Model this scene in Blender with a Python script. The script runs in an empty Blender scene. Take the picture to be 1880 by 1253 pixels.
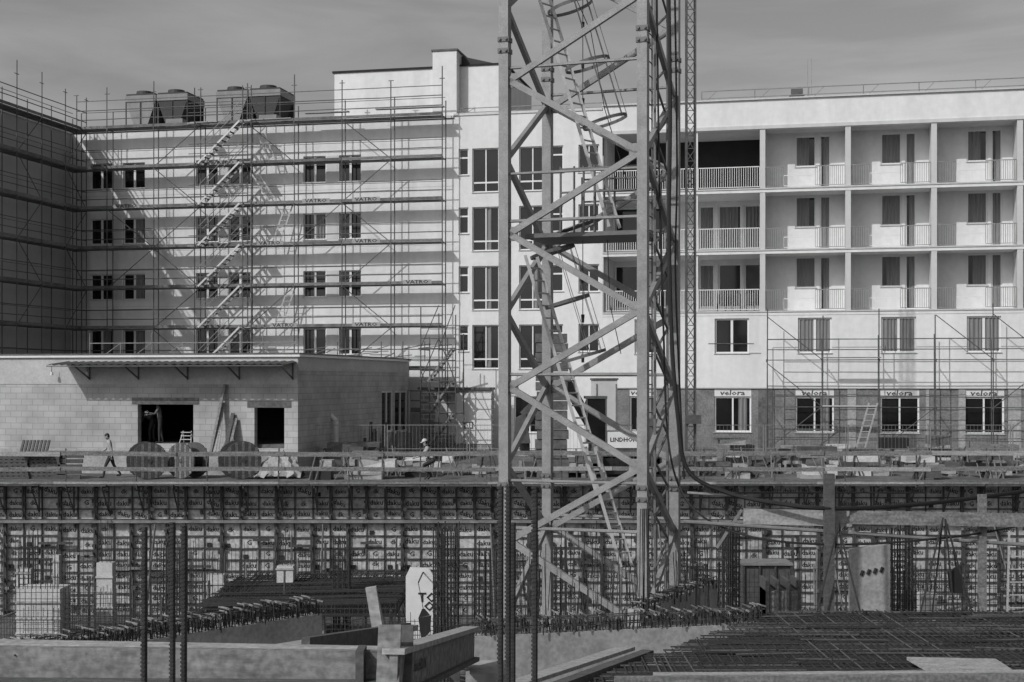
import bpy, math, random
from mathutils import Vector, Matrix
random.seed(7)
R=random.random
def RU(a,b): return a+(b-a)*random.random()
F=2600.0; HZ=700.0
G=-3.8; PIT=-8.9
A=math.radians(12.3); C=math.cos(A); SN=math.sin(A); Y0=72.05
def W(u,v,Y): return Vector(((u-940)/F*Y, Y, (HZ-v)/F*Y))
def S(u,yl=0.0):
    k=(u-940)/F
    return (k*(Y0+yl*C)-yl*SN)/(C+k*SN)
def ZL(u,v,yl=0.0):
    s=S(u,yl); Y=Y0-s*SN+yl*C
    return (HZ-v)/F*Y
LM=Matrix.Translation((0,Y0,0))@Matrix.Rotation(-A,4,'Z')
# ---------------------------------------------------------------- materials
def mat(name,col,rough=0.8,amt=0.15,scale=3.0,bump=0.0,metal=0.0,fine=0.0,streak=False,stretch=(1,1,1),spec=None):
    m=bpy.data.materials.new(name); m.use_nodes=True
    nt=m.node_tree; b=nt.nodes['Principled BSDF']
    b.inputs['Roughness'].default_value=rough; b.inputs['Metallic'].default_value=metal
    if spec is not None: b.inputs['Specular IOR Level'].default_value=spec
    tc=nt.nodes.new('ShaderNodeTexCoord'); mp=nt.nodes.new('ShaderNodeMapping')
    nt.links.new(tc.outputs['Object'],mp.inputs[0])
    mp.inputs['Scale'].default_value=(stretch if not streak else (2.5,2.5,0.25))
    n=nt.nodes.new('ShaderNodeTexNoise'); n.inputs['Scale'].default_value=scale; n.inputs['Detail'].default_value=7
    n.inputs['Roughness'].default_value=0.62
    nt.links.new(mp.outputs[0],n.inputs['Vector'])
    r=nt.nodes.new('ShaderNodeMapRange'); r.inputs[1].default_value=0.3; r.inputs[2].default_value=0.7
    r.inputs[3].default_value=col*(1-amt); r.inputs[4].default_value=min(col*(1+amt),0.9)
    nt.links.new(n.outputs['Fac'],r.inputs[0])
    out=r.outputs[0]
    if fine>0:
        n2=nt.nodes.new('ShaderNodeTexNoise'); n2.inputs['Scale'].default_value=scale*9; n2.inputs['Detail'].default_value=4
        nt.links.new(tc.outputs['Object'],n2.inputs['Vector'])
        r2=nt.nodes.new('ShaderNodeMapRange'); r2.inputs[1].default_value=.35; r2.inputs[2].default_value=.65
        r2.inputs[3].default_value=1-fine; r2.inputs[4].default_value=1+fine*.4
        nt.links.new(n2.outputs['Fac'],r2.inputs[0])
        mu=nt.nodes.new('ShaderNodeMath'); mu.operation='MULTIPLY'
        nt.links.new(out,mu.inputs[0]); nt.links.new(r2.outputs[0],mu.inputs[1]); out=mu.outputs[0]
    nt.links.new(out,b.inputs['Base Color'])
    if bump>0:
        bp=nt.nodes.new('ShaderNodeBump'); bp.inputs['Strength'].default_value=bump; bp.inputs['Distance'].default_value=0.03
        nt.links.new(n.outputs['Fac'],bp.inputs['Height']); nt.links.new(bp.outputs[0],b.inputs['Normal'])
    return m
def brickmat(name,c1,c2,mort,bw,bh,ms=0.02,rot=False):
    m=bpy.data.materials.new(name); m.use_nodes=True
    nt=m.node_tree; b=nt.nodes['Principled BSDF']; b.inputs['Roughness'].default_value=.9
    tc=nt.nodes.new('ShaderNodeTexCoord'); sx=nt.nodes.new('ShaderNodeSeparateXYZ'); cx=nt.nodes.new('ShaderNodeCombineXYZ')
    nt.links.new(tc.outputs['Object'],sx.inputs[0])
    ad=nt.nodes.new('ShaderNodeMath'); ad.operation='ADD'
    nt.links.new(sx.outputs[0],ad.inputs[0]); nt.links.new(sx.outputs[1],ad.inputs[1])
    nt.links.new(ad.outputs[0],cx.inputs[0]); nt.links.new(sx.outputs[2],cx.inputs[1])
    br=nt.nodes.new('ShaderNodeTexBrick'); nt.links.new(cx.outputs[0],br.inputs['Vector'])
    br.inputs['Color1'].default_value=(c1,)*3+(1,); br.inputs['Color2'].default_value=(c2,)*3+(1,); br.inputs['Mortar'].default_value=(mort,)*3+(1,)
    br.inputs['Scale'].default_value=1; br.inputs['Brick Width'].default_value=bw; br.inputs['Row Height'].default_value=bh; br.inputs['Mortar Size'].default_value=ms
    n=nt.nodes.new('ShaderNodeTexNoise'); n.inputs['Scale'].default_value=.8; n.inputs['Detail'].default_value=8
    nt.links.new(tc.outputs['Object'],n.inputs['Vector'])
    r=nt.nodes.new('ShaderNodeMapRange'); r.inputs[1].default_value=.3; r.inputs[2].default_value=.7; r.inputs[3].default_value=.72; r.inputs[4].default_value=1.1
    nt.links.new(n.outputs['Fac'],r.inputs[0])
    vm=nt.nodes.new('ShaderNodeVectorMath'); vm.operation='SCALE'
    nt.links.new(br.outputs['Color'],vm.inputs[0]); nt.links.new(r.outputs[0],vm.inputs['Scale'])
    nt.links.new(vm.outputs[0],b.inputs['Base Color'])
    return m
M=dict(
 render_white=mat('white_render',.68,.9,.09,.35,fine=.06,streak=True),
 render_shade=mat('grey_and_shaded_render',.54,.9,.10,.35,fine=.05,streak=True),  # darker copy of the white render; carries painted shade on side walls
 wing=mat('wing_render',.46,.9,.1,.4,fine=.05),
 render_grey=mat('base_coat',.19,.95,.3,1.2,fine=.25,bump=.3),
 frame=mat('window_frame',.70,.4,.04,3),
 glass=mat('window_glass',.010,.06,.5,.8),
 curtain_and_reflection=mat('curtain_and_reflection',.19,.9,.25,6,stretch=(3,3,.2)),
 dark=mat('dark_interior_and_recess',.02,.9,.2,2),
 block=brickmat('sand_lime_block',.43,.37,.29,.5,.25,.014),
 brick=brickmat('clay_block',.30,.22,.45,.37,.24,.03),
 plaster=mat('plaster',.44,.9,.14,1.0,fine=.1),
 galv=mat('galvanised_steel',.25,.45,.25,5,metal=.3),
 galvd=mat('weathered_steel',.09,.6,.35,5,metal=.2),
 alu=mat('aluminium',.52,.4,.12,8,metal=.2),
 deck=mat('scaffold_deck',.14,.8,.4,2.5,fine=.3),
 wood=mat('timber',.19,.85,.35,2.2,fine=.35,stretch=(1,6,6),bump=.25),
 woodl=mat('fresh_timber',.33,.85,.25,2.2,fine=.25,stretch=(1,6,6)),
 woodd=mat('old_and_shaded_timber',.09,.9,.35,3,fine=.25,stretch=(1,5,5)),
 conc=mat('concrete',.34,.9,.25,1.3,fine=.2,bump=.25),
 concl=mat('light_concrete',.52,.9,.14,1.5,fine=.15,bump=.2),
 concd=mat('dark_concrete',.12,.95,.3,.9,fine=.3,bump=.4),
 mast=mat('painted_steel',.25,.5,.2,3.5,fine=.18),
 mastd=mat('painted_steel_dirty',.13,.55,.2,3.5,fine=.1),
 rebar=mat('rebar_steel',.03,.75,.5,12),
 rebarl=mat('rebar_steel_light',.09,.7,.4,9),
 rebart=mat('rebar_ends',.18,.7,.5,9),
 black=mat('black_rubber',.013,.6,.2,4),
 ply=mat('formwork_ply',.45,.7,.3,.9,fine=.35,bump=.1),
 rib=mat('formwork_frame',.07,.6,.45,3,fine=.2,metal=.2),
 ribl=mat('formwork_rail',.2,.6,.35,3,fine=.2),
 ink=mat('lettering',.012,.7,.1,3),
 white=mat('white_paint',.66,.5,.08,3),
 ground=mat('ground_soil',.13,.95,.4,.5,fine=.4,bump=.6),
 slabply=mat('slab_ply',.06,.9,.4,1.5,fine=.3),
 hv=mat('hvac_case',.18,.5,.2,2), hvd=mat('hvac_coil',.03,.7,.3,9,stretch=(8,8,.5)),
 skin=mat('skin',.33,.6,.08,5), hair=mat('hair',.02,.8,.2,9), sweater=mat('sweater',.33,.9,.15,9), trousers=mat('trousers',.035,.9,.3,6),
 shirtd=mat('work_jacket',.12,.9,.2,8), helmet=mat('helmet',.6,.35,.05,4), roof=mat('roof_membrane',.25,.9,.2,1),
)
class MB:
    def __init__(s): s.v=[];s.f=[];s.m=[];s.mats=[]
    def mi(s,k):
        if k not in s.mats: s.mats.append(k)
        return s.mats.index(k)
    def poly(s,pts,k):
        n=len(s.v); s.v+= [tuple(p) for p in pts]; s.f.append(tuple(range(n,n+len(pts)))); s.m.append(s.mi(k))
    def hexa(s,p,k):
        n=len(s.v); s.v+=[tuple(q) for q in p]; i=s.mi(k)
        for f in ((0,3,2,1),(4,5,6,7),(0,1,5,4),(1,2,6,5),(2,3,7,6),(3,0,4,7)):
            s.f.append(tuple(n+a for a in f)); s.m.append(i)
    def box(s,x0,x1,y0,y1,z0,z1,k):
        if x0>x1:x0,x1=x1,x0
        if y0>y1:y0,y1=y1,y0
        if z0>z1:z0,z1=z1,z0
        s.hexa([(x0,y0,z0),(x1,y0,z0),(x1,y1,z0),(x0,y1,z0),(x0,y0,z1),(x1,y0,z1),(x1,y1,z1),(x0,y1,z1)],k)
    def beam(s,p,q,w,h,k,up=(0,0,1)):
        p=Vector(p);q=Vector(q);d=(q-p).normalized();up=Vector(up)
        if abs(d.dot(up))>.98: up=Vector((0,1,0))
        a=d.cross(up).normalized()*w/2; b=d.cross(a).normalized()*h/2
        s.hexa([p-a-b,p+a-b,p+a+b,p-a+b,q-a-b,q+a-b,q+a+b,q-a+b],k)
    def tube(s,p,q,r,k,n=6,r2=None):
        p=Vector(p);q=Vector(q);d=(q-p)
        if d.length<1e-6: return
        d.normalize(); up=Vector((0,0,1)) if abs(d.z)<.9 else Vector((1,0,0))
        a=d.cross(up).normalized(); b=d.cross(a); r2=r if r2 is None else r2
        o=len(s.v); i=s.mi(k)
        for c,rr in ((p,r),(q,r2)):
            for j in range(n):
                t=2*math.pi*(j+.5)/n; s.v.append(tuple(c+a*rr*math.cos(t)+b*rr*math.sin(t)))
        for j in range(n):
            s.f.append((o+j,o+(j+1)%n,o+n+(j+1)%n,o+n+j)); s.m.append(i)
        s.f.append(tuple(o+j for j in range(n))[::-1]); s.m.append(i)
        s.f.append(tuple(o+n+j for j in range(n))); s.m.append(i)
    def path(s,pts,r,k,n=6):
        for a,b in zip(pts,pts[1:]): s.tube(a,b,r,k,n)
    def ring(s,c,nrm,rad,r,k,seg=16,a0=0,a1=6.2832,flat=None):
        c=Vector(c);nrm=Vector(nrm).normalized(); up=Vector((0,0,1)) if abs(nrm.z)<.9 else Vector((1,0,0))
        a=nrm.cross(up).normalized(); b=nrm.cross(a)
        pts=[c+a*rad*math.cos(a0+(a1-a0)*i/seg)+b*rad*math.sin(a0+(a1-a0)*i/seg) for i in range(seg+1)]
        for p,q in zip(pts,pts[1:]):
            if flat: s.beam(p,q,.012,flat,k,up=nrm)
            else: s.tube(p,q,r,k,4)
    def disc(s,c,nrm,rad,th,k,n=24):
        c=Vector(c);nn=Vector(nrm).normalized(); s.tube(c-nn*th/2,c+nn*th/2,rad,k,n)
    def obj(s,name,parent=None,mw=None,smooth=False):
        me=bpy.data.meshes.new(name); me.from_pydata(s.v,[],s.f)
        for k in s.mats: me.materials.append(M[k])
        me.polygons.foreach_set('material_index',s.m)
        if smooth: me.polygons.foreach_set('use_smooth',[True]*len(s.f))
        me.update()
        o=bpy.data.objects.new(name,me); bpy.context.collection.objects.link(o)
        if parent: o.parent=parent
        if mw is not None: o.matrix_world=mw
        return o
def empty(name,mw=None):
    e=bpy.data.objects.new(name,None); bpy.context.collection.objects.link(e)
    if mw is not None: e.matrix_world=mw
    return e
def textmesh(body,size=1.0):
    cu=bpy.data.curves.new('t','FONT'); cu.body=body; cu.size=size; cu.resolution_u=1; cu.align_x='CENTER'; cu.align_y='CENTER'; cu.offset=size*.02
    o=bpy.data.objects.new('t',cu); bpy.context.collection.objects.link(o); bpy.context.view_layer.update()
    dg=bpy.context.evaluated_depsgraph_get(); me=bpy.data.meshes.new_from_object(o.evaluated_get(dg))
    v=[tuple(x.co) for x in me.vertices]; f=[tuple(p.vertices) for p in me.polygons]
    bpy.data.objects.remove(o); bpy.data.meshes.remove(me); return v,f
def stamp(mb,tm,o,ax,az,k,sc=1.0):
    v,f=tm; n=len(mb.v); o=Vector(o);ax=Vector(ax);az=Vector(az); i=mb.mi(k)
    mb.v+=[tuple(o+ax*a[0]*sc+az*a[1]*sc) for a in v]
    for q in f: mb.f.append(tuple(n+j for j in q)); mb.m.append(i)
X_=(1,0,0); Z_=(0,0,1)
# facade helper -----------------------------------------------------
def facade(mb,a0,a1,z0,z1,ops,T,k,depth=.2,kr=None):
    kr=kr or k
    xs=sorted({a0,a1}|{min(max(o[i],a0),a1) for o in ops for i in (0,1)}); zs=sorted({z0,z1}|{min(max(o[i],z0),z1) for o in ops for i in (2,3)})
    for xa,xb in zip(xs,xs[1:]):
        for za,zb in zip(zs,zs[1:]):
            cx=(xa+xb)/2;cz=(za+zb)/2
            inside=any(o[0]<cx<o[1] and o[2]<cz<o[3] for o in ops)
            if not inside: mb.poly([T(xa,0,za),T(xb,0,za),T(xb,0,zb),T(xa,0,zb)],k)
    for (xa,xb,za,zb) in ops:
        mb.poly([T(xa,0,za),T(xb,0,za),T(xb,depth,za),T(xa,depth,za)],kr)
        mb.poly([T(xa,0,zb),T(xb,0,zb),T(xb,depth,zb),T(xa,depth,zb)],kr)
        mb.poly([T(xa,0,za),T(xa,depth,za),T(xa,depth,zb),T(xa,0,zb)],kr)
        mb.poly([T(xb,0,za),T(xb,depth,za),T(xb,depth,zb),T(xb,0,zb)],kr)
def bT(mb,T,a0,a1,d0,d1,z0,z1,k):
    p=T(a0,d0,z0);q=T(a1,d1,z1); mb.box(p[0],q[0],p[1],q[1],p[2],q[2],k)
def window(mb,xa,xb,za,zb,T,panes=2,curt_or_refl=False,fr='frame',fw=.06,d=.16,split=None,gap=None,sill=True,blind=0):
    g='glass'
    mb.poly([T(xa,d,za),T(xb,d,za),T(xb,d,zb),T(xa,d,zb)],g)
    e=.002
    bT(mb,T,xa+e,xb-e,d-.06,d+.01,za+e,za+fw,fr); bT(mb,T,xa+e,xb-e,d-.06,d+.01,zb-fw,zb-e,fr)
    bT(mb,T,xa+e,xa+fw,d-.058,d+.01,za+fw,zb-fw,fr); bT(mb,T,xb-fw,xb-e,d-.058,d+.01,za+fw,zb-fw,fr)
    for i in range(1,panes):
        x=xa+(xb-xa)*i/panes; w=gap or fw
        bT(mb,T,x-w/2,x+w/2,d-.058,d+.01,za+fw,zb-fw,fr)
    if split is not None: bT(mb,T,xa+fw,xb-fw,d-.056,d+.01,split-.04,split+.04,fr)
    if sill: bT(mb,T,xa-.04,xb+.04,-.05,d-.061,za-.03,za+.003,'alu')
    if blind: bT(mb,T,xa+fw,xb-fw,d-.02,d-.004,zb-fw-blind,zb-fw,'render_shade')
    if curt_or_refl:
        lo,hi=(curt_or_refl if isinstance(curt_or_refl,tuple) else (0,1))
        wA=xa+fw+(xb-xa-2*fw)*lo; wB=xa+fw+(xb-xa-2*fw)*hi
        n=max(4,int((wB-wA)/.035)); pts=[]
        ph=R()*6
        for i in range(n+1):
            t=i/n; pts.append((wA+(wB-wA)*t, d-.03-.026*math.sin(i*1.25+ph+.9*math.sin(i*.37+ph))))
        for p,q in zip(pts,pts[1:]):
            mb.poly([T(p[0],p[1],za+fw),T(q[0],q[1],za+fw),T(q[0],q[1],zb-fw),T(p[0],p[1],zb-fw)],'curtain_and_reflection')
def TY(y): return lambda a,d,z:(a,y+d,z)
# ================================================================= LEFT APARTMENT BUILDING
lb=empty('apartment_building',LM)
mb=MB()
xl=S(130); xr=S(833)
T=TY(0); ops=[]
wt=[11.8,8.8,5.78,2.76]
for (ua,ub) in ((166,206),(226,266),(360,400),(420,460),(557,598),(622,663)):
    for t in wt: ops.append((S(ua),S(ub),t-1.38,t))
facade(mb,xl,xr,G,13.45,ops,T,'render_white')
for i,o in enumerate(ops): window(mb,*o,T,panes=2,gap=.12,fw=.05,curt_or_refl=(.55,.95) if R()<.1 else False)
for (ua,ub) in ((206,226),(400,420),(598,622)):
    for t in wt:
        mb.box(S(ua)+.06,S(ub)-.06,-.012,.01,t-1.38,t,'render_shade')
mb.box(xl,xr,0.01,12,13.452,13.5,'roof')
mb.box(xl-.1,xr,-.08,.3,13.5,13.62,'alu')
mb.poly([(xr,.0,G),(xr,12,G),(xr,12,13.45),(xr,0,13.45)],'render_white')
mb.poly([(xl,12,G),(xr,12,G),(xr,12,13.45),(xl,12,13.45)],'render_white')
for z in (10.0,7.0,4.0): mb.box(xl,xr,-.006,.01,z,z+.03,'render_shade')
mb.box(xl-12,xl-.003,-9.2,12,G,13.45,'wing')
mb.box(xl-12,xl+.08,-9.3,12,13.455,13.6,'alu')
mb.obj('walls',lb)
mb=MB()
pa=S(614,.4);pb=S(796,.4);pc=S(840,.4);pd=S(918,.4)
mb.box(pa,pb,.4,7,13.5,ZL(700,131,.4),'render_white'); mb.box(pa-.1,pb,.33,7.1,ZL(700,131,.4),ZL(700,131,.4)+.1,'dark')
mb.box(pb+.003,pc,.2,3.5,13.5,ZL(815,94,.2),'render_white'); mb.box(pb-.06,pc+.06,.14,3.56,ZL(815,94,.2),ZL(815,94,.2)+.09,'galvd')
mb.box(pc+.003,pd+.1,.9,8,13.5,ZL(880,121,.9),'render_white'); mb.box(pc+.003,pd+.2,.84,8.1,ZL(880,121,.9),ZL(880,121,.9)+.09,'dark')
mb.hexa([(pc+.02,1.2,ZL(880,121,.9)+.1),(pc+1.9,1.2,ZL(880,121,.9)+.1),(pc+1.9,3.4,ZL(880,121,.9)+.1),(pc+.02,3.4,ZL(880,121,.9)+.1),(pc+.02,1.2,ZL(815,97,.2)),(pc+1.9,1.2,ZL(880,121,.9)+.12),(pc+1.9,3.4,ZL(880,121,.9)+.12),(pc+.02,3.4,ZL(815,97,.2))],'hvd')
mb.obj('penthouse',lb)
# ================================================================= CENTRE + RIGHT BUILDING
rb=empty('apartment_building',LM)
mb=MB()
x0=xr+.003; x1=S(1106); x2=S(1398); xe=S(2350)
ops=[];wins=[]
for t in (11.9,8.9,5.88,2.87):
    for (ua,ub,za,kw) in ((842,860,1.35,dict(panes=1,split=t-.45)),(867,916,2.25,dict(panes=2,split=t-1.75)),(953,1002,2.25,dict(panes=2,split=t-1.75)),(1012,1034,1.35,dict(panes=1,split=t-.45)),(1062,1100,1.4,dict(panes=2))):
        o=(S(ua),S(ub),t-za,t); ops.append(o); kw=dict(kw); 
        if ub-ua>45 and R()<.4: kw['curt_or_refl']=(.54,.72)  # pale strip painted in for a building reflected in the pane
        wins.append((o,kw))
o=(S(944),S(1000),ZL(960,795),ZL(960,728)); ops.append(o); wins.append((o,dict(panes=2)))
T=TY(0)
facade(mb,x0,x1,G,13.6,ops,T,'render_white')
for o,kw in wins: window(mb,*o,T,**kw)
mb.box(x0,x1,-.05,.3,13.602,13.72,'alu'); mb.box(x0,xe,.31,14,13.55,13.58,'roof')
mb.obj('stair_core',rb)
mb=MB()
fl=[3.42,6.43,9.44,12.42]
ztop=13.78
cols=[1400,1557,1715,1873,2033,2195,2357]
cx=[S(u) for u in cols]
mb.box(x1+.003,xe,0,.35,12.35,ztop,'render_white'); mb.box(x1,xe,-.1,.42,ztop,ztop+.07,'alu')
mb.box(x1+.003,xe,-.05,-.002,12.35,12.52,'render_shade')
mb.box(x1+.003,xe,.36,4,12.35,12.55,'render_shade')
for z in fl[:3]:
    mb.box(x1+.003,xe,-.02,3.2,z-.2,z,'render_white')
    mb.box(x1+.003,xe,-.06,-.021,z-.05,z+.02,'alu')
for i,x in enumerate(cx):
    for za,zb in ((fl[0],fl[1]-.2),(fl[1],fl[2]-.2),(fl[2],12.35)):
        mb.box(x-.13,x+.13,.0,1.6,za,zb,'render_shade')  # shade of the balcony side walls is put into this darker render
YB=1.6; TB=TY(YB); ops=[]; wins=[]
for (ca,cb) in zip(cols,cols[1:]):
    for zf in fl[:3]:
        wa,wb=S(ca+60,YB),S(ca+98,YB); da,db=S(ca+105,YB),S(ca+125,YB)
        o=(wa,wb,zf+1.22,zf+2.76); ops.append(o); q=R(); wins.append((o,dict(panes=1,curt_or_refl=(0,1) if q<.5 else ((.0,.7) if q<.75 else (.25,1)))))
        o=(da,db,zf+.12,zf+2.76); ops.append(o); q=R(); wins.append((o,dict(panes=1,curt_or_refl=(.0,1) if q<.5 else (.3,1),sill=False)))
facade(mb,x2+.11,xe,fl[0],12.35,ops,TB,'render_white',depth=.15)
for o,kw in wins: window(mb,*o,TB,d=.12,fw=.07,**kw)
YD=3.1; TD=TY(YD); ops=[];wins=[]
for zf,zt in ((fl[0],2.62),(fl[1],2.62)):
    for (ua,ub) in ((1128,1172),(1196,1240),(1283,1312),(1318,1362),(1366,1402)):
        o=(S(ua,YD),S(ub,YD),zf+.35,zf+zt); ops.append(o); wins.append((o,dict(panes=1,fw=.09,sill=False,curt_or_refl=(0,.9) if R()<.45 else False)))
facade(mb,x1+.003,x2-.11,fl[0],fl[2]-.2,ops,TD,'render_white')
facade(mb,x1+.003,x2-.11,fl[2],12.35,[],TD,'dark')  # near-black back wall: shade of the deep recess put into its colour
for o,kw in wins: window(mb,*o,TD,**kw)
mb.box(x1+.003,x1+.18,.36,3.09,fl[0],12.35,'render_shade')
for u in (1278,):
    for za,zb in ((fl[0],fl[1]-.2),(fl[1],fl[2]-.2),(fl[2],12.35)): mb.box(S(u)-.08,S(u)+.08,.05,.2,za,zb,'render_white')
mb.obj('balconies',rb)
mb=MB()
zmid=ZL(1500,712); ops=[];wins=[]
for (ua,ub) in ((1165,1205),(1312,1375),(1465,1527),(1618,1682),(1775,1838),(1932,1996),(2092,2156)):
    o=(S(ua),S(ub),1.36,3.08); ops.append(o); wins.append((o,dict(panes=2,fw=.08,gap=.12,curt_or_refl=(0,1) if ua>1400 else False)))
facade(mb,x1+.003,xe,zmid,fl[0]-.2,ops,TY(0),'render_white')
for o,kw in wins: window(mb,*o,TY(0),**kw)
ops=[];wins=[]
for (ua,ub) in ((1155,1205),(1311,1379),(1460,1531),(1616,1688),(1770,1844),(1928,2004)):
    o=(S(ua),S(ub),ZL(1500,795),ZL(1500,715)); ops.append(o)
    wins.append(((o[0],o[1],o[2],o[3]-.36),dict(panes=2,fw=.08,curt_or_refl=(.66,.92) if R()<.5 else False)))
facade(mb,x1+.003,xe,G,zmid-.05,ops,TY(.08),'render_grey',depth=.2,kr='frame')
mb.box(x1+.003,xe,0,.079,zmid-.05,zmid,'alu')
mb.poly([(x1,0,G),(x1,.08,G),(x1,.08,zmid),(x1,0,zmid)],'render_white')
wtx=textmesh('velora',.36)
for o,kw in wins:
    window(mb,*o,TY(.08),**kw); mb.box(o[0]+.003,o[1]-.003,.1,.2,o[3]+.003,o[3]+.355,'white')
    stamp(mb,wtx,((o[0]+o[1])/2,.095,o[3]+.17),(1.35,0,0.0),(0.15,0,1),'rib')
for u in (1392,1556,1700,1760,1850): mb.box(S(u),S(u+RU(4,30)),.05,.079,G,zmid-.06,'conc' if R()<.5 else 'concd')
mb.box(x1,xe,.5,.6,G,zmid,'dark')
mb.poly([(xe,0,G),(xe,14,G),(xe,14,ztop),(xe,0,ztop)],'render_white')
mb.obj('ground_storeys',rb)
mb=MB()
def rail(mb,xa,xb,y,z,h=1.0,sp=.11,k='frame',r=.012):
    mb.box(xa,xb,y-.02,y+.02,z+h-.04,z+h,k); mb.box(xa,xb,y-.015,y+.015,z+.08,z+.11,k)
    n=max(1,int((xb-xa)/sp))
    for i in range(n+1):
        x=xa+(xb-xa)*i/n; mb.box(x-r,x+r,y-.012,y+.012,z+.11,z+h-.04,k)
for (a,b) in zip(cx,cx[1:]):
    for zf in fl[:3]: 
        rail(mb,a+.15,a+1.0,.06,zf,1.05,.1,'galv'); rail(mb,b-1.55,b-.15,.06,zf,1.05,.1,'galv'); rail(mb,a+1.02,b-1.57,.06,zf,.62,.25,'frame',.006)
for zf in fl[:3]:
    rail(mb,x1+.2,S(1275),.06,zf,1.1,.11,'frame'); rail(mb,S(1282),cx[0]-.15,.06,zf,1.1,.11,'frame')
mb.obj('balcony_railings',rb)
mb=MB()
def thinrail(xa,xb,y,z,h=.55,step=2.5):
    n=int((xb-xa)/step)
    for i in range(n+1):
        x=xa+(xb-xa)*i/n; mb.tube((x,y,z),(x,y+.1,z+h),.026,'galv',5)
        if i<n: mb.tube((x,y,z),(x+step*.3,y+.1,z+h),.018,'galv',4)
    mb.tube((xa,y+.1,z+h),(xb,y+.1,z+h),.026,'galv',5); mb.tube((xa,y+.05,z+h*.5),(xb,y+.05,z+h*.5),.02,'galv',5)
thinrail(S(1285),xe,1.0,ztop,.75); thinrail(S(842),S(1110),.3,13.6,.45)
mb.box(S(1452,3),S(1474,3),3,3.6,ztop-.3,ZL(1462,163,3),'galvd'); mb.box(S(1449,3),S(1477,3),2.9,3.7,ZL(1462,176,3)-.05,ZL(1462,176,3),'galvd')
for u in (1483,1490): mb.tube((S(u,3),3,ztop-.3),(S(u,3),3,ZL(u,108,3)),.02,'galv',4)
mb.obj('roof_rails',rb)
mb=MB()
for u in (1325,1352,1378):
    x=S(u,1.2)
    for z in (fl[0],):
        mb.box(x-.22,x+.22,.9,1.3,z+.42,z+.46,'black'); mb.box(x-.22,x+.22,1.28,1.32,z+.46,z+.95,'black')
        for sx in (-.2,.2):
            for sy in (.92,1.28): mb.box(x+sx-.02,x+sx+.02,sy-.02,sy+.02,z,z+.42,'black')
mb.obj('balcony_chairs',rb)
# ================================================================= LOW BLOCK BUILDING
low=empty('block_building',LM)
P=LM.inverted()@W(547,700,56.5); lx,ly=P.x,P.y; lz=.97
mb=MB()
def lu(u): return S(u,ly)
def lzv(u,v): return ZL(u,v,ly)
o1=(lu(253),lu(355),lzv(300,815),lzv(300,743)); o2=(lu(467),lu(522),lzv(495,824),lzv(495,749))
zb=lzv(400,706)
T=TY(ly)
facade(mb,-48,lx,G,zb,[o1,o2],T,'block',depth=.3)
facade(mb,-48,lx,zb,lz,[],TY(ly-.02),'plaster')
mb.poly([(-48,ly-.02,zb),(lx,ly-.02,zb),(lx,ly,zb),(-48,ly,zb)],'plaster')
for o,e in ((o1,.25),(o2,.3)): mb.box(o[0]-e,o[1]+e,ly-.015,ly+.05,o[3]+.002,o[3]+.28,'concd')
TX=lambda a,d,z:(lx-d,a,z)
sops=[]
def side_y(u):
    k=(u-940)/F
    return (k*(Y0-lx*SN)-lx*C)/(SN-k*C)
for ua,ub in ((701,722),(725,749),(754,771)):
    a,b=sorted((side_y(ua),min(side_y(ub),-1.65))); 
    Y=Y0-lx*SN+a*C
    sops.append((a,b,(700-795)/F*Y,(700-718)/F*Y))
facade(mb,ly,-1.5,G,lz,sops,TX,'block',depth=.15)
for o in sops: window(mb,*o,TX,panes=2,fr='frame',d=.1,fw=.09)
mb.box(lx,lx+.02,ly,-1.5,lz-.55,lz-.003,'plaster')
mb.box(-48,lx+.12,ly-.12,-1.5,lz+.002,lz+.1,'white')
mb.box(-48,lx+.14,ly-.14,-1.45,lz+.1,lz+.16,'galvd')
mb.poly([(-48,-1.5,G),(lx,-1.5,G),(lx,-1.5,lz),(-48,-1.5,lz)],'plaster')
mb.box(-47,lx-.3,ly+5,ly+5.1,G,lz-.01,'dark')
mb.box(-47,lx-.3,ly+.31,ly+5,o1[2]-.2,o1[2]-.004,'concd')
mb.box(-48,lx-.002,ly-.06,ly-.003,G,lzv(400,828),'conc')
mb.obj('walls',low)
mb=MB()
ca,cb=S(92,ly-1.2),lx-.05; n=60
for i in range(n):
    xa=ca+(cb-ca)*i/n; xb=ca+(cb-ca)*(i+1)/n; q=.03 if i%2 else -.03; q2=-q
    mb.poly([(xa,ly-.03,.80+q),(xb,ly-.03,.80+q2),(xb,ly-1.5,.66+q2),(xa,ly-1.5,.66+q)],'galvd')
mb.box(ca,cb,ly-1.5,ly-1.482,.58,.62,'galvd')
for u in (165,255,345,440,538):
    x=min(S(u,ly),cb-.05)
    mb.beam((x,ly-.04,.70),(x,ly-1.45,.6),.06,.06,'galvd'); mb.beam((x,ly-.04,.1),(x,ly-1.2,.58),.05,.05,'galvd'); mb.beam((x,ly-.04,.05),(x,ly-.04,.7),.05,.05,'galvd',up=(0,1,0))
mb.obj('canopy',low)
mb=MB()
for u in (95,160): 
    x=S(u,ly-.3); mb.tube((x,ly-.3,.62),(x,ly-.3,.38),.015,'black'); mb.tube((x,ly-.3,.38),(x,ly-.3,.24),.05,'white',8,.07)
ya=ly+1.2
for (ua,ub) in ((165,365),(360,545)):
    xa,xb=S(ua,ya),S(ub,ya)
    for dz in (.15,.62): mb.tube((xa,ya,lz+dz),(xb,ya,lz+dz),.022,'galv',5)
    m=int((xb-xa)/.7)
    for i in range(m):
        a=xa+(xb-xa)*i/m;b=xa+(xb-xa)*(i+1)/m
        mb.tube((a,ya,lz+.15),(b,ya,lz+.62) if i%2 else (a,ya,lz+.62),.014,'galv',4)
        if i%4==0: mb.tube((a,ya,lz+.1),(a,ya,lz+1.05),.022,'galv',5)
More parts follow.
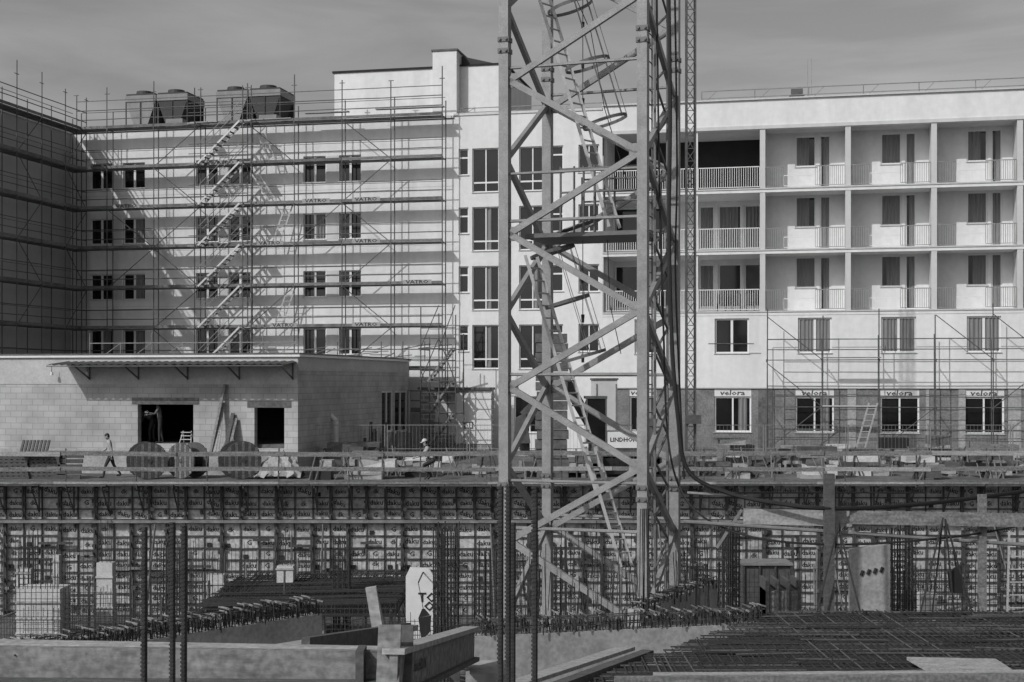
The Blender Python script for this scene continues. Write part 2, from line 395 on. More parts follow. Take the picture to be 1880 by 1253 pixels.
mb.obj('roof_edge_rail',low)
# ================================================================= SCAFFOLDING
def scaffold(xs,yo,yi,levels,z0,ztop,T=None,diag=(),toe=True,rr=.026,k='galvd',deckbays=None):
    T=T or (lambda a,d,z:(a,d,z))
    mb=MB()
    for x in xs:
        for y in (yo,yi):
            tp=ztop+RU(-.15,.5) if y==yo else ztop-RU(.8,1.2)
            mb.tube(T(x,y,z0),T(x+RU(-.03,.03),y,tp),rr,k,6)
        for z in levels:
            mb.tube(T(x,yo,z-.05),T(x,yi,z-.05),rr*.9,k,5)
            mb.tube(T(x,yo,z-.1),T(x,yo,z+.04),rr*1.6,k,6)
    for bi,(a,b) in enumerate(zip(xs,xs[1:])):
        for li,z in enumerate(levels):
            has=(deckbays is None or (bi,li) in deckbays)
            if has:
                w=(yi-yo)/2
                for j in range(2):
                    ya=yo+.03+j*w
                    s=RU(-.02,.02)
                    p=T(a+.01,ya,z-.06+s*.4);q=T(b-.01,ya+w-.05,z+s*.4); mb.box(p[0],q[0],p[1],q[1],p[2],q[2],'deck')
                if toe:
                    p=T(a+.02,yo-.05,z+.0);q=T(b-.02,yo-.02,z+.15); mb.box(p[0],q[0],p[1],q[1],p[2],q[2],'wood' if R()<.3 else 'deck')
            else: mb.tube(T(a,yo,z),T(b,yo,z),rr*.8,k,5)
            for dz in (.5,1.0):
                mb.tube(T(a,yo,z+dz),T(b,yo,z+dz+RU(-.02,.02)),rr*.85,k,5)
            mb.tube(T(a,yi,z+1.0),T(b,yi,z+1.0),rr*.6,k,4)
    for (bi,li,dr) in diag:
        a,b=xs[bi],xs[bi+1]; z=levels[li]; z2=z+2.1
        if dr<0:a,b=b,a
        mb.tube(T(a,yo-.03,z),T(b,yo-.03,z2),rr*.8,k,5)
    return mb
us=[140,197,282,368,455,540,628,718,812]
yo,yi=-1.0,-.42
xs=[S(u,yo) for u in us]
lv=[13.5-2.14*i for i in range(6)]+[.62,-1.5]
diag=[(2,i,1 if i%2 else -1) for i in range(7)]+[(6,i,-1 if i%2 else 1) for i in range(7)]+[(1,4,1),(1,3,-1),(4,5,1),(4,1,-1),(5,3,1)]
diag=[d for d in diag if d[1]>0]
sc=empty('facade_scaffolding',LM)
mb=scaffold(xs,yo,yi,lv,G,15.5,diag=diag,rr=.031)
for a,b in zip(xs,xs[1:]):
    mb.tube((a,yo,15.0),(b,yo,15.0),.025,'galvd',4)
for x in xs: mb.tube((x-.14,yo,15.35),(x+.14,yo,15.35),.025,'galvd',4)
mb.obj('tubes_and_decks',sc)
mb=MB()
for ua,ub,z in ((440,535,13.62),(560,640,13.85),(350,400,13.6),(690,815,13.9)):
    mb.box(S(ua,yo),S(ub,yo),yo-.1,yo+.2,z,z+.05,'woodl')
mb.obj('loose_planks',sc)
mb=MB()
ys=yo-.1; yq=yo-.7
xa,xb=S(372,ys),S(448,ys)
for i in range(6):
    z1=lv[i]; z0_=lv[i+1]
    for y in (ys,yq):
        mb.beam((xa,y,z0_),(xb,y,z1),.03,.09,'alu' if y==yq else 'galv')
        mb.tube((xa,y,z0_+.95),(xb,y,z1+.95),.02,'galv',5)
    for j in range(10):
        t=(j+.5)/10; x=xa+(xb-xa)*t; z=z0_+(z1-z0_)*t
        mb.box(x-.08,x+.08,yq+.02,ys-.02,z-.01,z+.01,'galvd')
for x in (S(358,yq),xa-.15,xb+.2,S(462,yq)):
    mb.tube((x,yq-.05,G),(x,yq-.05,15.3),.028,'galvd',6)
for z in lv[:6]:
    for dz in (.5,1.): mb.tube((xa-.5,yq-.05,z+dz),(xb+.5,yq-.05,z+dz),.02,'galvd',5)
    mb.box(xa-.6,xa-.05,yq,ys,z-.05,z,'galv'); mb.box(xb+.05,xb+.6,yq,ys,z-.05,z,'galv')
mb.obj('stair_tower',sc)
def ladder(mb,p,q,w,k='alu',step=.28,r=.022,wv=None):
    p=Vector(p);q=Vector(q); d=q-p; wv=Vector(wv) if wv is not None else Vector((w,0,0))
    mb.beam(p-wv/2,q-wv/2,.03,.07,k); mb.beam(p+wv/2,q+wv/2,.03,.07,k)
    n=int(d.length/step)
    for i in range(1,n): c=p+d*i/n; mb.tube(c-wv/2,c+wv/2,r*.7,k,5)
mb=MB()
for (u1,v1,u2,v2) in ((505,455,530,375),(512,600,535,525),(470,320,500,370),(480,245,500,300)):
    ladder(mb,(S(u1,-.7),-.8,ZL(u1,v1,-.7)),(S(u2,-.7),-.6,ZL(u2,v2,-.7)),.4)
mb.obj('access_ladders',sc)
mb=MB(); tm=textmesh('VATRO',.28)
for (u,li) in ((410,1),(232,2),(580,2),(672,2),(495,3),(672,3),(766,4),(672,5),(520,5)):
    stamp(mb,tm,(S(u,yo-.06),yo-.058,lv[li]+.1),(1.3,0,0),(0,0,.9),'ink')
    p=S(u,yo-.06); mb.box(p-.75,p+.75,yo-.056,yo-.0505,lv[li]+.0,lv[li]+.21,'woodl')
mb.obj('toe_board_lettering',sc)
sw=empty('wing_scaffolding',LM)
xw=xl
TW=lambda a,d,z:(xw-d,a,z)
ysw=[-.4,-2.6,-4.9,-7.2,-9.6,-12]
mb=scaffold(ysw[::-1],-1.15,-.35,lv,G,15.4,T=TW,diag=[(i,j,1 if (i+j)%2 else -1) for i in (2,4) for j in range(1,6)],toe=True,rr=.03)
for a in ysw:
    mb.tube((xw+1.15,a-.2,15.2),(xw+1.15,a+.2,15.2),.02,'galvd',4)
mb.obj('tubes_and_decks',sw)
sr=empty('window_scaffolding',LM)
us=[1408,1510,1614,1718,1824,1930,2036]
xs=[S(u,-1.15) for u in us]
mb=scaffold(xs,-1.15,-.4,[ZL(1600,661,-1.15),ZL(1600,748,-1.15),ZL(1600,828,-1.15)],G,ZL(1600,578,-1.15),toe=False,deckbays={(0,2),(3,2)},diag=[(0,1,-1),(0,0,-1),(0,2,1),(3,0,-1),(4,1,1),(4,0,-1),(2,2,1)],rr=.027)
zt=ZL(1560,748,-1.15)
ladder(mb,(S(1580,-1.6),-1.5,G+.6),(S(1604,-1.6),-1.2,zt+.2),.4)
mb.box(S(1510,-1.2),S(1610,-1.2),-1.3,-1.05,zt+.03,zt+.08,'alu')
mb.box(S(1510,-1.2),S(1618,-1.2),-1.3,-1.1,ZL(1560,658,-1.2),ZL(1560,658,-1.2)+.05,'wood')
mb.tube((S(1302),-.5,ZL(1302,632)),(S(1385),-.5,ZL(1385,632)),.025,'galvd',5)
mb.obj('tubes_and_decks',sr)
st=empty('stair_scaffolding',LM)
us=[772,806,836]
xs=[S(u,-3.6) for u in us]
mb=scaffold(xs,-3.6,-1.9,[ZL(800,v,-3.6) for v in (640,700,758,815)],G,ZL(800,578,-3.6),toe=False,deckbays={(0,1),(0,3)},diag=[(0,0,1),(1,1,-1),(0,2,-1),(1,0,1),(0,1,1)],rr=.03,k='galvd')
for v1,v2,u1,u2 in ((760,700,785,830),(700,640,785,830),(820,760,785,830)):
    for y in (-3.0,-2.4): mb.beam((S(u1,-3),y,ZL(u1,v1,-3)),(S(u2,-3),y,ZL(u2,v2,-3)),.03,.1,'galv')
    for j in range(8):
        t=(j+.5)/8; x=S(u1,-3)+(S(u2,-3)-S(u1,-3))*t; z=ZL(u1,v1,-3)+(ZL(u2,v2,-3)-ZL(u1,v1,-3))*t
        mb.box(x-.1,x+.1,-3,-2.4,z-.015,z+.015,'galvd')
for i in range(22):
    x=S(560+i*11,-2.2); z=lz+RU(.1,.7)
    if x<S(770,-2.2): mb.beam((x,-2.2+RU(-.5,.5),z),(x+RU(.5,1.8),-2.2+RU(-.5,.5),z+RU(-.1,.25)),.06,.04,random.choice(['galvd','wood','galv']))
for i in range(5):
    x=S(620+i*40,-2.4); mb.tube((x,-2.4,lz),(x,-2.4,lz+1.0),.024,'galvd',5)
mb.obj('tubes_and_stairs',st)
mb=MB()
mb.box(lx+.6,S(905,-1.4),-1.5,-1.2,G,ZL(860,716,-1.4),'brick'); mb.box(lx+.5,S(907,-1.4),-1.6,-1.1,ZL(860,716,-1.4),ZL(860,716,-1.4)+.12,'galvd')
mb.box(S(800,-1.4),S(836,-1.4),-1.52,-1.503,ZL(860,800,-1.4),ZL(860,742,-1.4),'render_shade')
mb.box(S(838,-1.4),S(903,-1.4),-1.54,-1.503,ZL(860,815,-1.4),ZL(860,722,-1.4),'render_white')
mb.box(S(854,-1.4),S(870,-1.4),-1.56,-1.541,ZL(860,787,-1.4),ZL(860,775,-1.4),'galvd'); mb.box(S(856,-1.4),S(868,-1.4),-1.565,-1.561,ZL(860,785,-1.4),ZL(860,777,-1.4),'white')
mb.obj('yard_wall',None,LM)
# ================================================================= ROOFTOP HVAC
def chiller(x,y,z,n,H):
    mb=MB()
    for i in range(n):
        a=x+i*1.93; w=1.86
        zt=z+H
        mb.box(a,a+w,y,y+2.2,z,z+.15,'hv')
        mb.hexa([(a+.62,y+.02,z+.15),(a+w-.62,y+.02,z+.15),(a+w-.62,y+2.18,z+.15),(a+.62,y+2.18,z+.15),(a+.04,y+.02,zt-.5),(a+w-.04,y+.02,zt-.5),(a+w-.04,y+2.18,zt-.5),(a+.04,y+2.18,zt-.5)],'hv' if i==0 else 'hvd')
        mb.box(a+.01,a+.06,y,y+.06,z+.15,zt-.5,'hvd'); mb.box(a+w-.06,a+w-.01,y,y+.06,z+.15,zt-.5,'hvd')
        mb.box(a+.02,a+w-.02,y+2.1,y+2.16,z+.15,zt-.5,'hvd')
        mb.beam((a+w/2,y-.01,z+.15),(a+w/2,y-.01,zt-.5),.05,.04,'hvd')
        mb.box(a,a+w,y-.03,y+2.23,zt-.5,zt-.15,'hv')
        mb.box(a+.05,a+w-.05,y+.02,y+2.18,zt-.149,zt-.05,'hvd')
        for q in (.55,1.65): mb.tube((a+w/2,y+q,zt-.05),(a+w/2,y+q,zt+.14),.5,'hvd',18,.46)
    return mb
for (u,vt,y) in ((230,172,3.0),(397,164,3.0)):
    ztp=ZL(u,vt,y); zb0=13.95
    mb=chiller(S(u,y),y,zb0,2,ztp-zb0); e=mb.obj('rooftop_chiller',None,LM)
    m2=MB()
    for q in range(6): 
        xq=S(u,y)+.1+q*.72; m2.box(xq,xq+.1,y+.1,y+.2,13.5,zb0,'galvd')
    m2.box(S(u,y)-.1,S(u,y)+4,y+.05,y+.25,zb0-.12,zb0-.003,'galvd')
    m2.box(S(u,y)+2.9,S(u,y)+3.9,y-.9,y-.2,13.5,14.5,'hv'); m2.box(S(u,y)+.3,S(u,y)+1.2,y-.9,y-.2,13.5,14.1,'galvd')
    o=m2.obj('support_frame'); o.parent=e
mb=MB()
for i in range(7):
    x=S(140,1)+i*.35+RU(0,.1); mb.box(x,x+.25,.8,1.1,13.55,13.62+RU(0,.1),'woodl')
for u in (560,580,600): mb.box(S(u,1.5),S(u+22,1.5),1.5,2.2,13.55,13.75+RU(0,.1),'woodl')
mb.obj('roof_materials',None,LM)
# ================================================================= GROUND AND PIT
WY=53.75
mb=MB()
xa,xb,ya,yb=-70,70,1.5,WY
for (p,q,r,s) in ((-1500,1500,yb,1500),(-1500,1500,-1500,ya),(-1500,xa,ya,yb),(xb,1500,ya,yb)):
    mb.poly([(p,r,G),(q,r,G),(q,s,G),(p,s,G)],'ground')
mb.poly([(xa,ya,PIT),(xb,ya,PIT),(xb,yb,PIT),(xa,yb,PIT)],'ground')
for a,b in (((xa,ya),(xb,ya)),((xa,yb),(xb,yb)),((xa,ya),(xa,yb)),((xb,ya),(xb,yb))):
    mb.poly([(a[0],a[1],PIT),(b[0],b[1],PIT),(b[0],b[1],G),(a[0],a[1],G)],'concd')
mb.obj('ground')
# formwork wall ----------------------------------------------------
fw=empty('formwork_wall')
FY=53.5; fx0,fx1=-30.,30.
mb=MB(); mb.box(fx0,fx1,FY,FY+.2,PIT,G-.02,'ply')
lt=MB(); tmd=textmesh('daku',.27); tmg=textmesh('G',.27); tmn=textmesh('dk',.25)
z_mid=W(0,957,FY).z
def panels(z0,z1,hs,upper):
    x=fx0
    while x<fx1:
        pw=random.choice([1.35,1.35,.7,1.35,2.05])
        for xx in (x+.03,x+pw-.03): mb.box(xx-.028,xx+.028,FY-.13,FY-.004,z0,z1,'rib')
        nsub=max(1,round(pw/.68)); sub=pw/nsub
        for j in range(1,nsub):
            mb.box(x+sub*j-.02,x+sub*j+.02,FY-.07,FY-.004,z0,z1,'rib' if R()<.75 else 'ribl')
        sh=RU(-.06,.06) if not upper else 0
        zs_=[z0]+[z0+(z1-z0)*h+sh for h in hs]+[z1]
        for z in zs_: mb.box(x+.06,x+pw-.06,FY-.07,FY-.003,z-.024,z+.024,'rib')
        for j in range(nsub):
            for za,zb in zip(zs_,zs_[1:]):
                cx_=x+sub*(j+.5); cz=(za+zb)/2; hgt=zb-za
                if R()<(.92 if upper else .75):
                    if hgt>.6 and R()<.4: t=math.pi/2
                    elif upper and R()<.4: t=-.3
                    else: t=0
                    q=R(); tm_=tmd if q<.78 else (tmg if q<.9 else tmn)
                    stamp(lt,tm_,(cx_+RU(-.03,.03),FY-.008,cz+RU(-.03,.03)),(math.cos(t),0,math.sin(t)),(-math.sin(t),0,math.cos(t)),'ink',RU(.9,1.05)*min(1,sub/.66))
                elif R()<.5: mb.box(cx_-.22,cx_-.05,FY-.05,FY-.006,za+.05,za+.2,'dark')
                if R()<.18: mb.box(cx_+.2,cx_+.27,FY-.12,FY-.006,zb-.2,zb-.04,'rib')
        for i in range(3 if upper else 6):
            z=z0+(z1-z0)*(i+.5)/(3 if upper else 6)+RU(-.1,.1)
            mb.box(x-.1,x+.1,FY-.2,FY-.132,z-.05,z+.05,'ribl' if R()<.4 else 'rib'); mb.box(x-.03,x+.03,FY-.26,FY-.2,z-.09,z+.09,'rib')
        if R()<.4: mb.tube((x+.1,FY-.16,z0+(z1-z0)*.3),(x+.1,FY-.09,z0+(z1-z0)*.3),.08,'ribl',8)
        x+=pw+.004
panels(z_mid+.06,G-.1,[.3,.62],True); panels(PIT+.05,z_mid-.06,[.12,.24,.36,.48,.60,.72,.85],False)
for x in [fx0+1.35*i for i in range(45)]:
    z=RU(PIT+.5,z_mid-.3)
    if R()<.6: mb.box(x,x+RU(.6,1.8),FY-.24,FY-.14,z,z+.09,'rib' if R()<.65 else 'ribl')
    if R()<.3: mb.box(x,x+.08,FY-.34,FY-.25,z-RU(.6,1.6),z+RU(.3,1.2),'rib')
mb.box(fx0,fx1,FY-.28,FY-.14,z_mid-.05,z_mid+.05,'ribl')
mb.obj('panels',fw); lt.obj('panel_lettering',fw)
mb=MB()
zp=G-.02; 
x=fx0
while x<fx1:
    L=2.5; mb.box(x+.02,x+L-.02,FY-1.15,FY-.65,zp-.06+RU(-.01,.01),zp,'wood'); mb.box(x+.02,x+L-.02,FY-.62,FY-.14,zp-.06,zp+RU(-.01,.01),'wood')
    x+=L
x=fx0+.4
i=0
while x<fx1:
    mb.beam((x,FY-1.12,zp-.1),(x,FY-.14,zp-.1),.05,.1,'rib'); mb.beam((x,FY-1.05,zp-.12),(x,FY-.16,zp-1.1),.04,.05,'rib'); mb.box(x-.03,x+.03,FY-.2,FY-.14,zp-1.2,zp-.1,'rib')
    if i%2==0:
        mb.tube((x,FY-1.15,zp-.1),(x+RU(-.05,.05),FY-1.18,zp+1.33),.026,'galvd',6)
    x+=1.31; i+=1
x=fx0
while x<fx1:
    L=RU(3.6,4.4)
    for zz,h in ((1.14,.17),(.58,.15)):
        zr=RU(-.03,.03); mb.beam((x-.25,FY-1.22+RU(0,.03),zp+zz+zr),(x+L+.25,FY-1.22-.04*R(),zp+zz+RU(-.03,.03)),.035,h,'wood' if R()<.6 else 'woodl')
    mb.box(x,x+L,FY-1.2,FY-1.17,zp+.01,zp+.1,'woodl' if R()<.6 else 'wood')
    x+=L
for i in range(9):
    x=-26+i*6.3; mb.tube((x,FY-.3,z_mid-.1),(x+.2,FY-2.7,PIT+.1),.04,'galvd',6)
mb.obj('platform_and_guardrail',fw)
# ================================================================= CRANE TOWER
cr=empty('tower_crane_mast')
phi=math.radians(19.0); ex=Vector((math.cos(phi),-math.sin(phi),0)); ey=Vector((math.sin(phi),math.cos(phi),0))
c0=W(927,700,30); c0.z=0; w=3.0
def CM(a,b,z): return c0+ex*(a*w)+ey*(b*w)+Vector((0,0,z))
mb=MB(); zt,zb_=12.5,PIT
pr=.105
def mpost(a,b,k):
    c=CM(a,b,0)
    def q(i,j,z): return c+ex*pr*i+ey*pr*j+Vector((0,0,z))
    mb.hexa([q(-1,-1,zb_),q(1,-1,zb_),q(1,1,zb_),q(-1,1,zb_),q(-1,-1,zt),q(1,-1,zt),q(1,1,zt),q(-1,1,zt)],k)
for a,b in ((0,0),(1,0),(0,1),(1,1)): mpost(a,b,'mast')
ZLn=[6.35-3.24*i for i in range(-2,6)]
faces=[((0,0),(1,0)),((1,0),(1,1)),((1,1),(0,1)),((0,1),(0,0))]
for fi,(s,e) in enumerate(faces):
    for i,z in enumerate(ZLn):
        if z-3.24<PIT: continue
        zz1,zz2,zz3=(z,z-1.62,z-3.24)
        if fi in (1,2): a,b=e,s
        else: a,b=s,e
        d=(CM(b[0],b[1],0)-CM(a[0],a[1],0)).normalized()
        p1=CM(*a,zz1)+d*pr;p2=CM(*b,zz2)-d*pr;p3=CM(*a,zz3)+d*pr
        mb.beam(p1,p2,.10,.13,'mast'); mb.beam(p2+Vector((0,0,-.06)),p3,.10,.13,'mast')
        if fi in (0,2): mb.tube(CM(*a,zz1+.27),CM(*b,zz1+.27),.035,'mast',6)
        if fi==0 and i%2==0: mb.tube(CM(*a,zz2-.35),CM(*b,zz2-.35),.03,'mast',6)
        for c,zc_ in ((a,zz1),(b,zz2)):
            q=CM(*c,zc_)+ (d*.2 if c is a else -d*.2); mb.beam(q-Vector((0,0,.15)),q+Vector((0,0,.15)),.05,.18,'mast',up=d)
for z in (7.1,-2.3):
    for a,b in ((0,0),(1,0),(0,1),(1,1)):
        for dz in (-.12,.12):
            c=CM(a,b,z+dz); mb.beam(c-Vector((0,0,.05)),c+Vector((0,0,.05)),.25,.25,'mastd',up=ex)
            for sx in (-.07,.07): mb.tube(c+ex*sx-ey*.13,c+ex*sx-ey*.16,.03,'mastd',6)
mb.obj('lattice',cr)
mb=MB()
zpf=W(0,436,31.2).z
mb.hexa([CM(.08,.2,zpf-.09),CM(.95,.2,zpf-.09),CM(.95,.75,zpf-.09),CM(.08,.75,zpf-.09),CM(.08,.2,zpf),CM(.95,.2,zpf),CM(.95,.75,zpf),CM(.08,.75,zpf)],'mastd')
for b in (.2,.75):
    for dz in (.55,1.05): mb.tube(CM(.35,b,zpf+dz+.3),CM(1.0,b,zpf+dz+.3),.022,'mastd',5)
    for a in (.35,.45,.52,.6,.95): mb.tube(CM(a,b,zpf),CM(a,b,zpf+1.4),.025,'mastd',5)
mb.beam(CM(.3,.3,zpf+.02),CM(.62,.3,zpf+.32),.4,.02,'mast')
mb.obj('landing',cr)
mb=MB()
def caged(u1,v1,u2,v2,Y,hoops):
    p=W(u1,v1,Y);q=W(u2,v2,Y); wv=Vector((.26,.3,0)); ladder(mb,p,q,.4,'alu',.28,.03,wv)
    d=(p-q).normalized(); side=Vector((.93,-.1,.3))
    side=(side-d*side.dot(d)).normalized(); rad=.5
    cs=[]
    for t in hoops:
        c=q+(p-q)*t+side*rad*.95; cs.append(c); mb.ring(c,d,rad,.01,'mastd',20,flat=.07)
    bx=d.cross(side).normalized()
    for ang in (-1.3,-.65,0,.65,1.3):
        off=side*math.cos(ang)*rad+bx*math.sin(ang)*rad
        mb.beam(cs[0]+off,cs[-1]+off,.035,.012,'mastd')
caged(982,-60,1128,418,31.0,(.98,.82,.60,.38))
caged(975,470,1105,905,31.0,(.99,.78,.55))
ladder(mb,W(1085,820,31.3),W(1150,1040,31.3),.4,'alu',.28,.03,(.26,.3,0))
ladder(mb,CM(.93,.5,-4),CM(.93,.5,12),.4,'mastd',.3,.02,ey*.35)
for i in range(14):
    z=-4+i*1.15; mb.beam(CM(1,.35,z),CM(1,.75,z+.55),.04,.04,'mastd'); mb.beam(CM(1,.75,z+.55),CM(1,.35,z+1.15),.04,.04,'mastd')
for b in (.35,.75): mb.beam(CM(1,b,-5),CM(1,b,12),.05,.05,'mastd',up=ex)
for u,vs in ((1070,(-20,190)),(1070,(440,660))):
    mb.tube(W(u,vs[0],31.2),W(u,vs[1],31.2),.012,'black',4)
    for t in range(3):
        v=vs[0]+(vs[1]-vs[0])*(t+1)/3; mb.tube(W(u,v-9,31.2),W(u,v+6,31.2),.04,'black',6,.03)
mb.path([W(1050,-20,31),W(1085,60,31),W(1110,200,31),W(1150,330,31)],.012,'black',4)
mb.path([W(1115,440,31),W(1120,560,31),W(1140,650,31)],.012,'black',4)
mb.obj('ladders_and_cages',cr)
mb=MB()
def smooth_path(pts,n=8):
    out=[]
    P=[pts[0]]+pts+[pts[-1]]
    for i in range(1,len(P)-2):
        for j in range(n):
            t=j/n; a,b,c,d=P[i-1],P[i],P[i+1],P[i+2]
            out.append(.5*((2*b)+(-a+c)*t+(2*a-5*b+4*c-d)*t*t+(-a+3*b-3*c+d)*t**3))
    out.append(pts[-1]); return out
mb.path(smooth_path([W(1226,-80,28.7),W(1230,200,28.7),W(1228,420,28.7),W(1233,620,28.7),W(1244,760,28.7),W(1262,862,28.7),W(1330,903,28.6),W(1430,925,28.3),W(1540,934,28.2),W(1700,925,29),W(1900,900,31)]),.045,'black',8)
mb.path(smooth_path([W(1205,-80,30),W(1210,300,30),W(1218,600,30),W(1226,800,30),W(1250,900,29.6),W(1300,955,28.9),W(1400,990,28.3),W(1560,1000,28.2),W(1760,985,28.2),W(1900,960,29)]),.022,'black',6)
mb.path(smooth_path([W(1238,-80,28.9),W(1243,300,28.9),W(1240,500,28.9),W(1250,760,28.9),W(1256,880,28.9)]),.02,'black',6)
mb.obj('power_cable',cr)
mb=MB(); mb.box(-2.2,5.8,27.8,34.4,PIT-.1,PIT+1.2,'conc'); mb.obj('crane_foundation')
mb=MB(); hx=(1269-940)/F*56; hw=.17
for a in (-hw,hw):
    for b in (0,.34): mb.box(hx+a-.03,hx+a+.03,56+b-.03,56+b+.03,G,17,'galvd')
for i in range(42):
    z=G+i*.5; mb.beam((hx-hw,56,z),(hx+hw,56,z+.5),.03,.03,'galvd'); mb.beam((hx-hw,56.34,z+.5),(hx+hw,56.34,z),.03,.03,'galvd'); mb.beam((hx-hw,56,z),(hx+hw,56,z),.03,.03,'galvd')
mb.box(hx-.25,hx+.35,55.6,55.95,W(0,778,56).z,W(0,762,56).z,'galvd')
mb.obj('hoist_mast')
mb=MB()
c=W(1014,700,55.8)
for i in range(15):
    z=G+i*.38; j=RU(-.05,.05); mb.box(c.x-.62+j,c.x+.62+j,55.6,56.6,z,z+.34,'concd')
mb.obj('slab_stack')
# ================================================================= EXCAVATOR behind mast
ex_=MB()
c=W(1143,700,57); ex0=c.x
for s_ in (0,1.9):
    ex_.box(ex0-1.4,ex0+1.4,56+s_,56.5+s_,G+.12,G+.75,'black'); 
    for e in (-1.4,1.4): ex_.tube((ex0+e,56+s_,G+.43),(ex0+e,56.5+s_,G+.43),.33,'black',12)
ex_.box(ex0-1.3,ex0+1.25,55.9,58.4,G+.85,G+1.35,'galvd')
ex_.box(ex0-.68,ex0+.62,55.85,58.2,W(0,823,55.85).z,W(0,794,55.85).z,'white'); ex_.box(ex0+.65,ex0+1.3,56,58.2,G+1.35,G+2.3,'galvd')
ex_.box(ex0-1.5,ex0-.72,56,57.2,G+1.35,G+3.1,'glass'); ex_.box(ex0-1.55,ex0-.68,55.95,57.25,G+3.1,G+3.2,'galvd')
for q in (ex0-1.5,ex0-.74): ex_.box(q-.02,q+.04,55.96,56,G+1.35,G+3.1,'galvd')
ex_.beam((ex0-1.0,57.6,G+1.6),(ex0-2.4,57.6,G+4.0),.35,.45,'galvd'); ex_.beam((ex0-2.4,57.6,G+4.0),(ex0-4.0,57.6,G+2.4),.3,.35,'galvd')
ex_.hexa([(ex0-4.4,57.2,G+1.3),(ex0-3.7,57.2,G+1.3),(ex0-3.7,58,G+1.3),(ex0-4.4,58,G+1.3),(ex0-4.3,57.2,G+2.3),(ex0-3.9,57.2,G+2.5),(ex0-3.9,58,G+2.5),(ex0-4.3,58,G+2.3)],'galvd')
stamp(ex_,textmesh('LINDHOFF',.235),(ex0-.03,55.84,W(0,808,55.85).z),X_,Z_,'ink')
stamp(ex_,textmesh('E.DK',.3),(ex0-.3,55.84,W(0,846,55.85).z),X_,Z_,'ink')
ex_.obj('excavator')
mb=MB(); c=W(1110,700,64)
mb.box(c.x-.5,c.x+.5,63,66,G,W(0,698,64).z,'render_shade'); mb.box(c.x-.55,c.x+.55,62.95,66.05,W(0,698,64).z,W(0,698,64).z+.08,'galvd')
for q in (-.45,.42): mb.box(c.x+q,c.x+q+.05,62.96,63,G+.1,W(0,705,64).z,'galv')
mb.obj('site_container')
# ================================================================= STREET CLUTTER
def cable_drum(x,y,r,wd,rot):
    mb=MB(); d=Vector((math.sin(rot),-math.cos(rot),0)); c=Vector((x,y,G+r))
    n=28
    for s_ in (-1,1):
        cc=c+d*s_*wd/2; mb.disc(cc,d,r,.06,'woodd',n)
        up=Vector((0,0,1)); t=d.cross(up)
        for i in range(-5,6):
            h=math.sqrt(max(0,1-(i/5.6)**2))*r*.97
            mb.beam(cc+d*s_*.035+t*(i/5.6*r)-up*h,cc+d*s_*.035+t*(i/5.6*r)+up*h,r/6.5,.015,'wood' if i%2==0 else 'woodd',up=d)
        mb.disc(cc+d*s_*.05,d,r*.12,.03,'galvd',12)
    mb.disc(c,d,r*.62,wd-.1,'black',n)
    for i in range(7): mb.ring(c+d*(i-3)*wd*.12,d,r*.63,.04,'black',20)
    return mb.obj('cable_drum')
for u,y,r,rot in ((270,55.0,.72,.45),(345,55.4,.70,-.5),(440,55.1,.74,.5)):
    cable_drum((u-940)/F*y,y,r,.8,rot)
def pallet(mb,x,y,z,l=1.2,w_=.8,rot=0):
    for j in range(3): mb.box(x,x+l,y+j*(w_-.1)/2,y+j*(w_-.1)/2+.1,z+.0,z+.02,'woodd'); mb.box(x,x+l,y+j*(w_-.1)/2,y+j*(w_-.1)/2+.1,z+.02,z+.1,'woodd')
    for i in range(6): mb.box(x+i*(l-.12)/5,x+i*(l-.12)/5+.12,y,y+w_,z+.1,z+.125,'woodd')
mb=MB()
for i in range(7): pallet(mb,W(5,0,55.5).x+RU(-.05,.05),54.9,G+i*.128)
for i in range(7): pallet(mb,W(62,0,55.5).x+RU(-.05,.05),55,G+i*.128)
for i in range(8):
    x=W(45,0,55.2).x+i*.14; mb.beam((x,54.7,G+.9),(x+.05,55,G+1.5),.09,.06,'woodd')
mb.obj('pallet_stack')
mb=MB()
for i in range(5): mb.box(W(100+i*3,0,55).x,W(150,0,55).x,54.8+i*.1,54.9+i*.1,G+.2*i,G+.2*i+.16,'woodd')
mb.obj('timber_stack')
mb=MB()
c=W(513,0,55.4); n=14; 
gr=[[(c.x-.9+1.8*i/n, 54.8+1.4*j/n, G+max(0,1.05*math.cos((i/n-.5)*2.6)*math.cos((j/n-.5)*2.8)+.1*math.sin(i*1.7+j)*(1 if 0<i<n else 0))) for i in range(n+1)] for j in range(n+1)]
for j in range(n):
    for i in range(n): mb.poly([gr[j][i],gr[j][i+1],gr[j+1][i+1],gr[j+1][i]],'conc')
mb.obj('tarpaulin_heap',smooth=True)
def pile(name,u,y,n,wm,hm,mats):
    mb=MB(); x0_=(u-940)/F*y; z=G
    for i in range(n):
        w_=RU(.3,1)*wm; h=RU(.08,.3)*hm; x=x0_+RU(-.3,.3)
        mb.hexa([(x-w_/2,y-.4+RU(-.1,.1),z),(x+w_/2,y-.5,z),(x+w_/2,y+.4,z),(x-w_/2,y+.4,z),(x-w_/2,y-.4,z+h),(x+w_/2,y-.5,z+h),(x+w_/2,y+.4,z+h),(x-w_/2,y+.4,z+h)],random.choice(mats)); z+=h+.003
    for i in range(3):
        a=RU(-.8,.8); mb.beam((x0_+a,y-.55,G),(x0_+a+RU(-.4,.4),y-.45,G+RU(.4,1.2)),.05,.03,random.choice(['woodd','galvd','wood','galv']))
    return mb.obj(name)
names=['material_pile','formwork_timber_pile','insulation_stack','crate_stack']
ML=['wood','woodl','woodd','galvd','concl','concd','woodd','black','galvd','wood','conc']
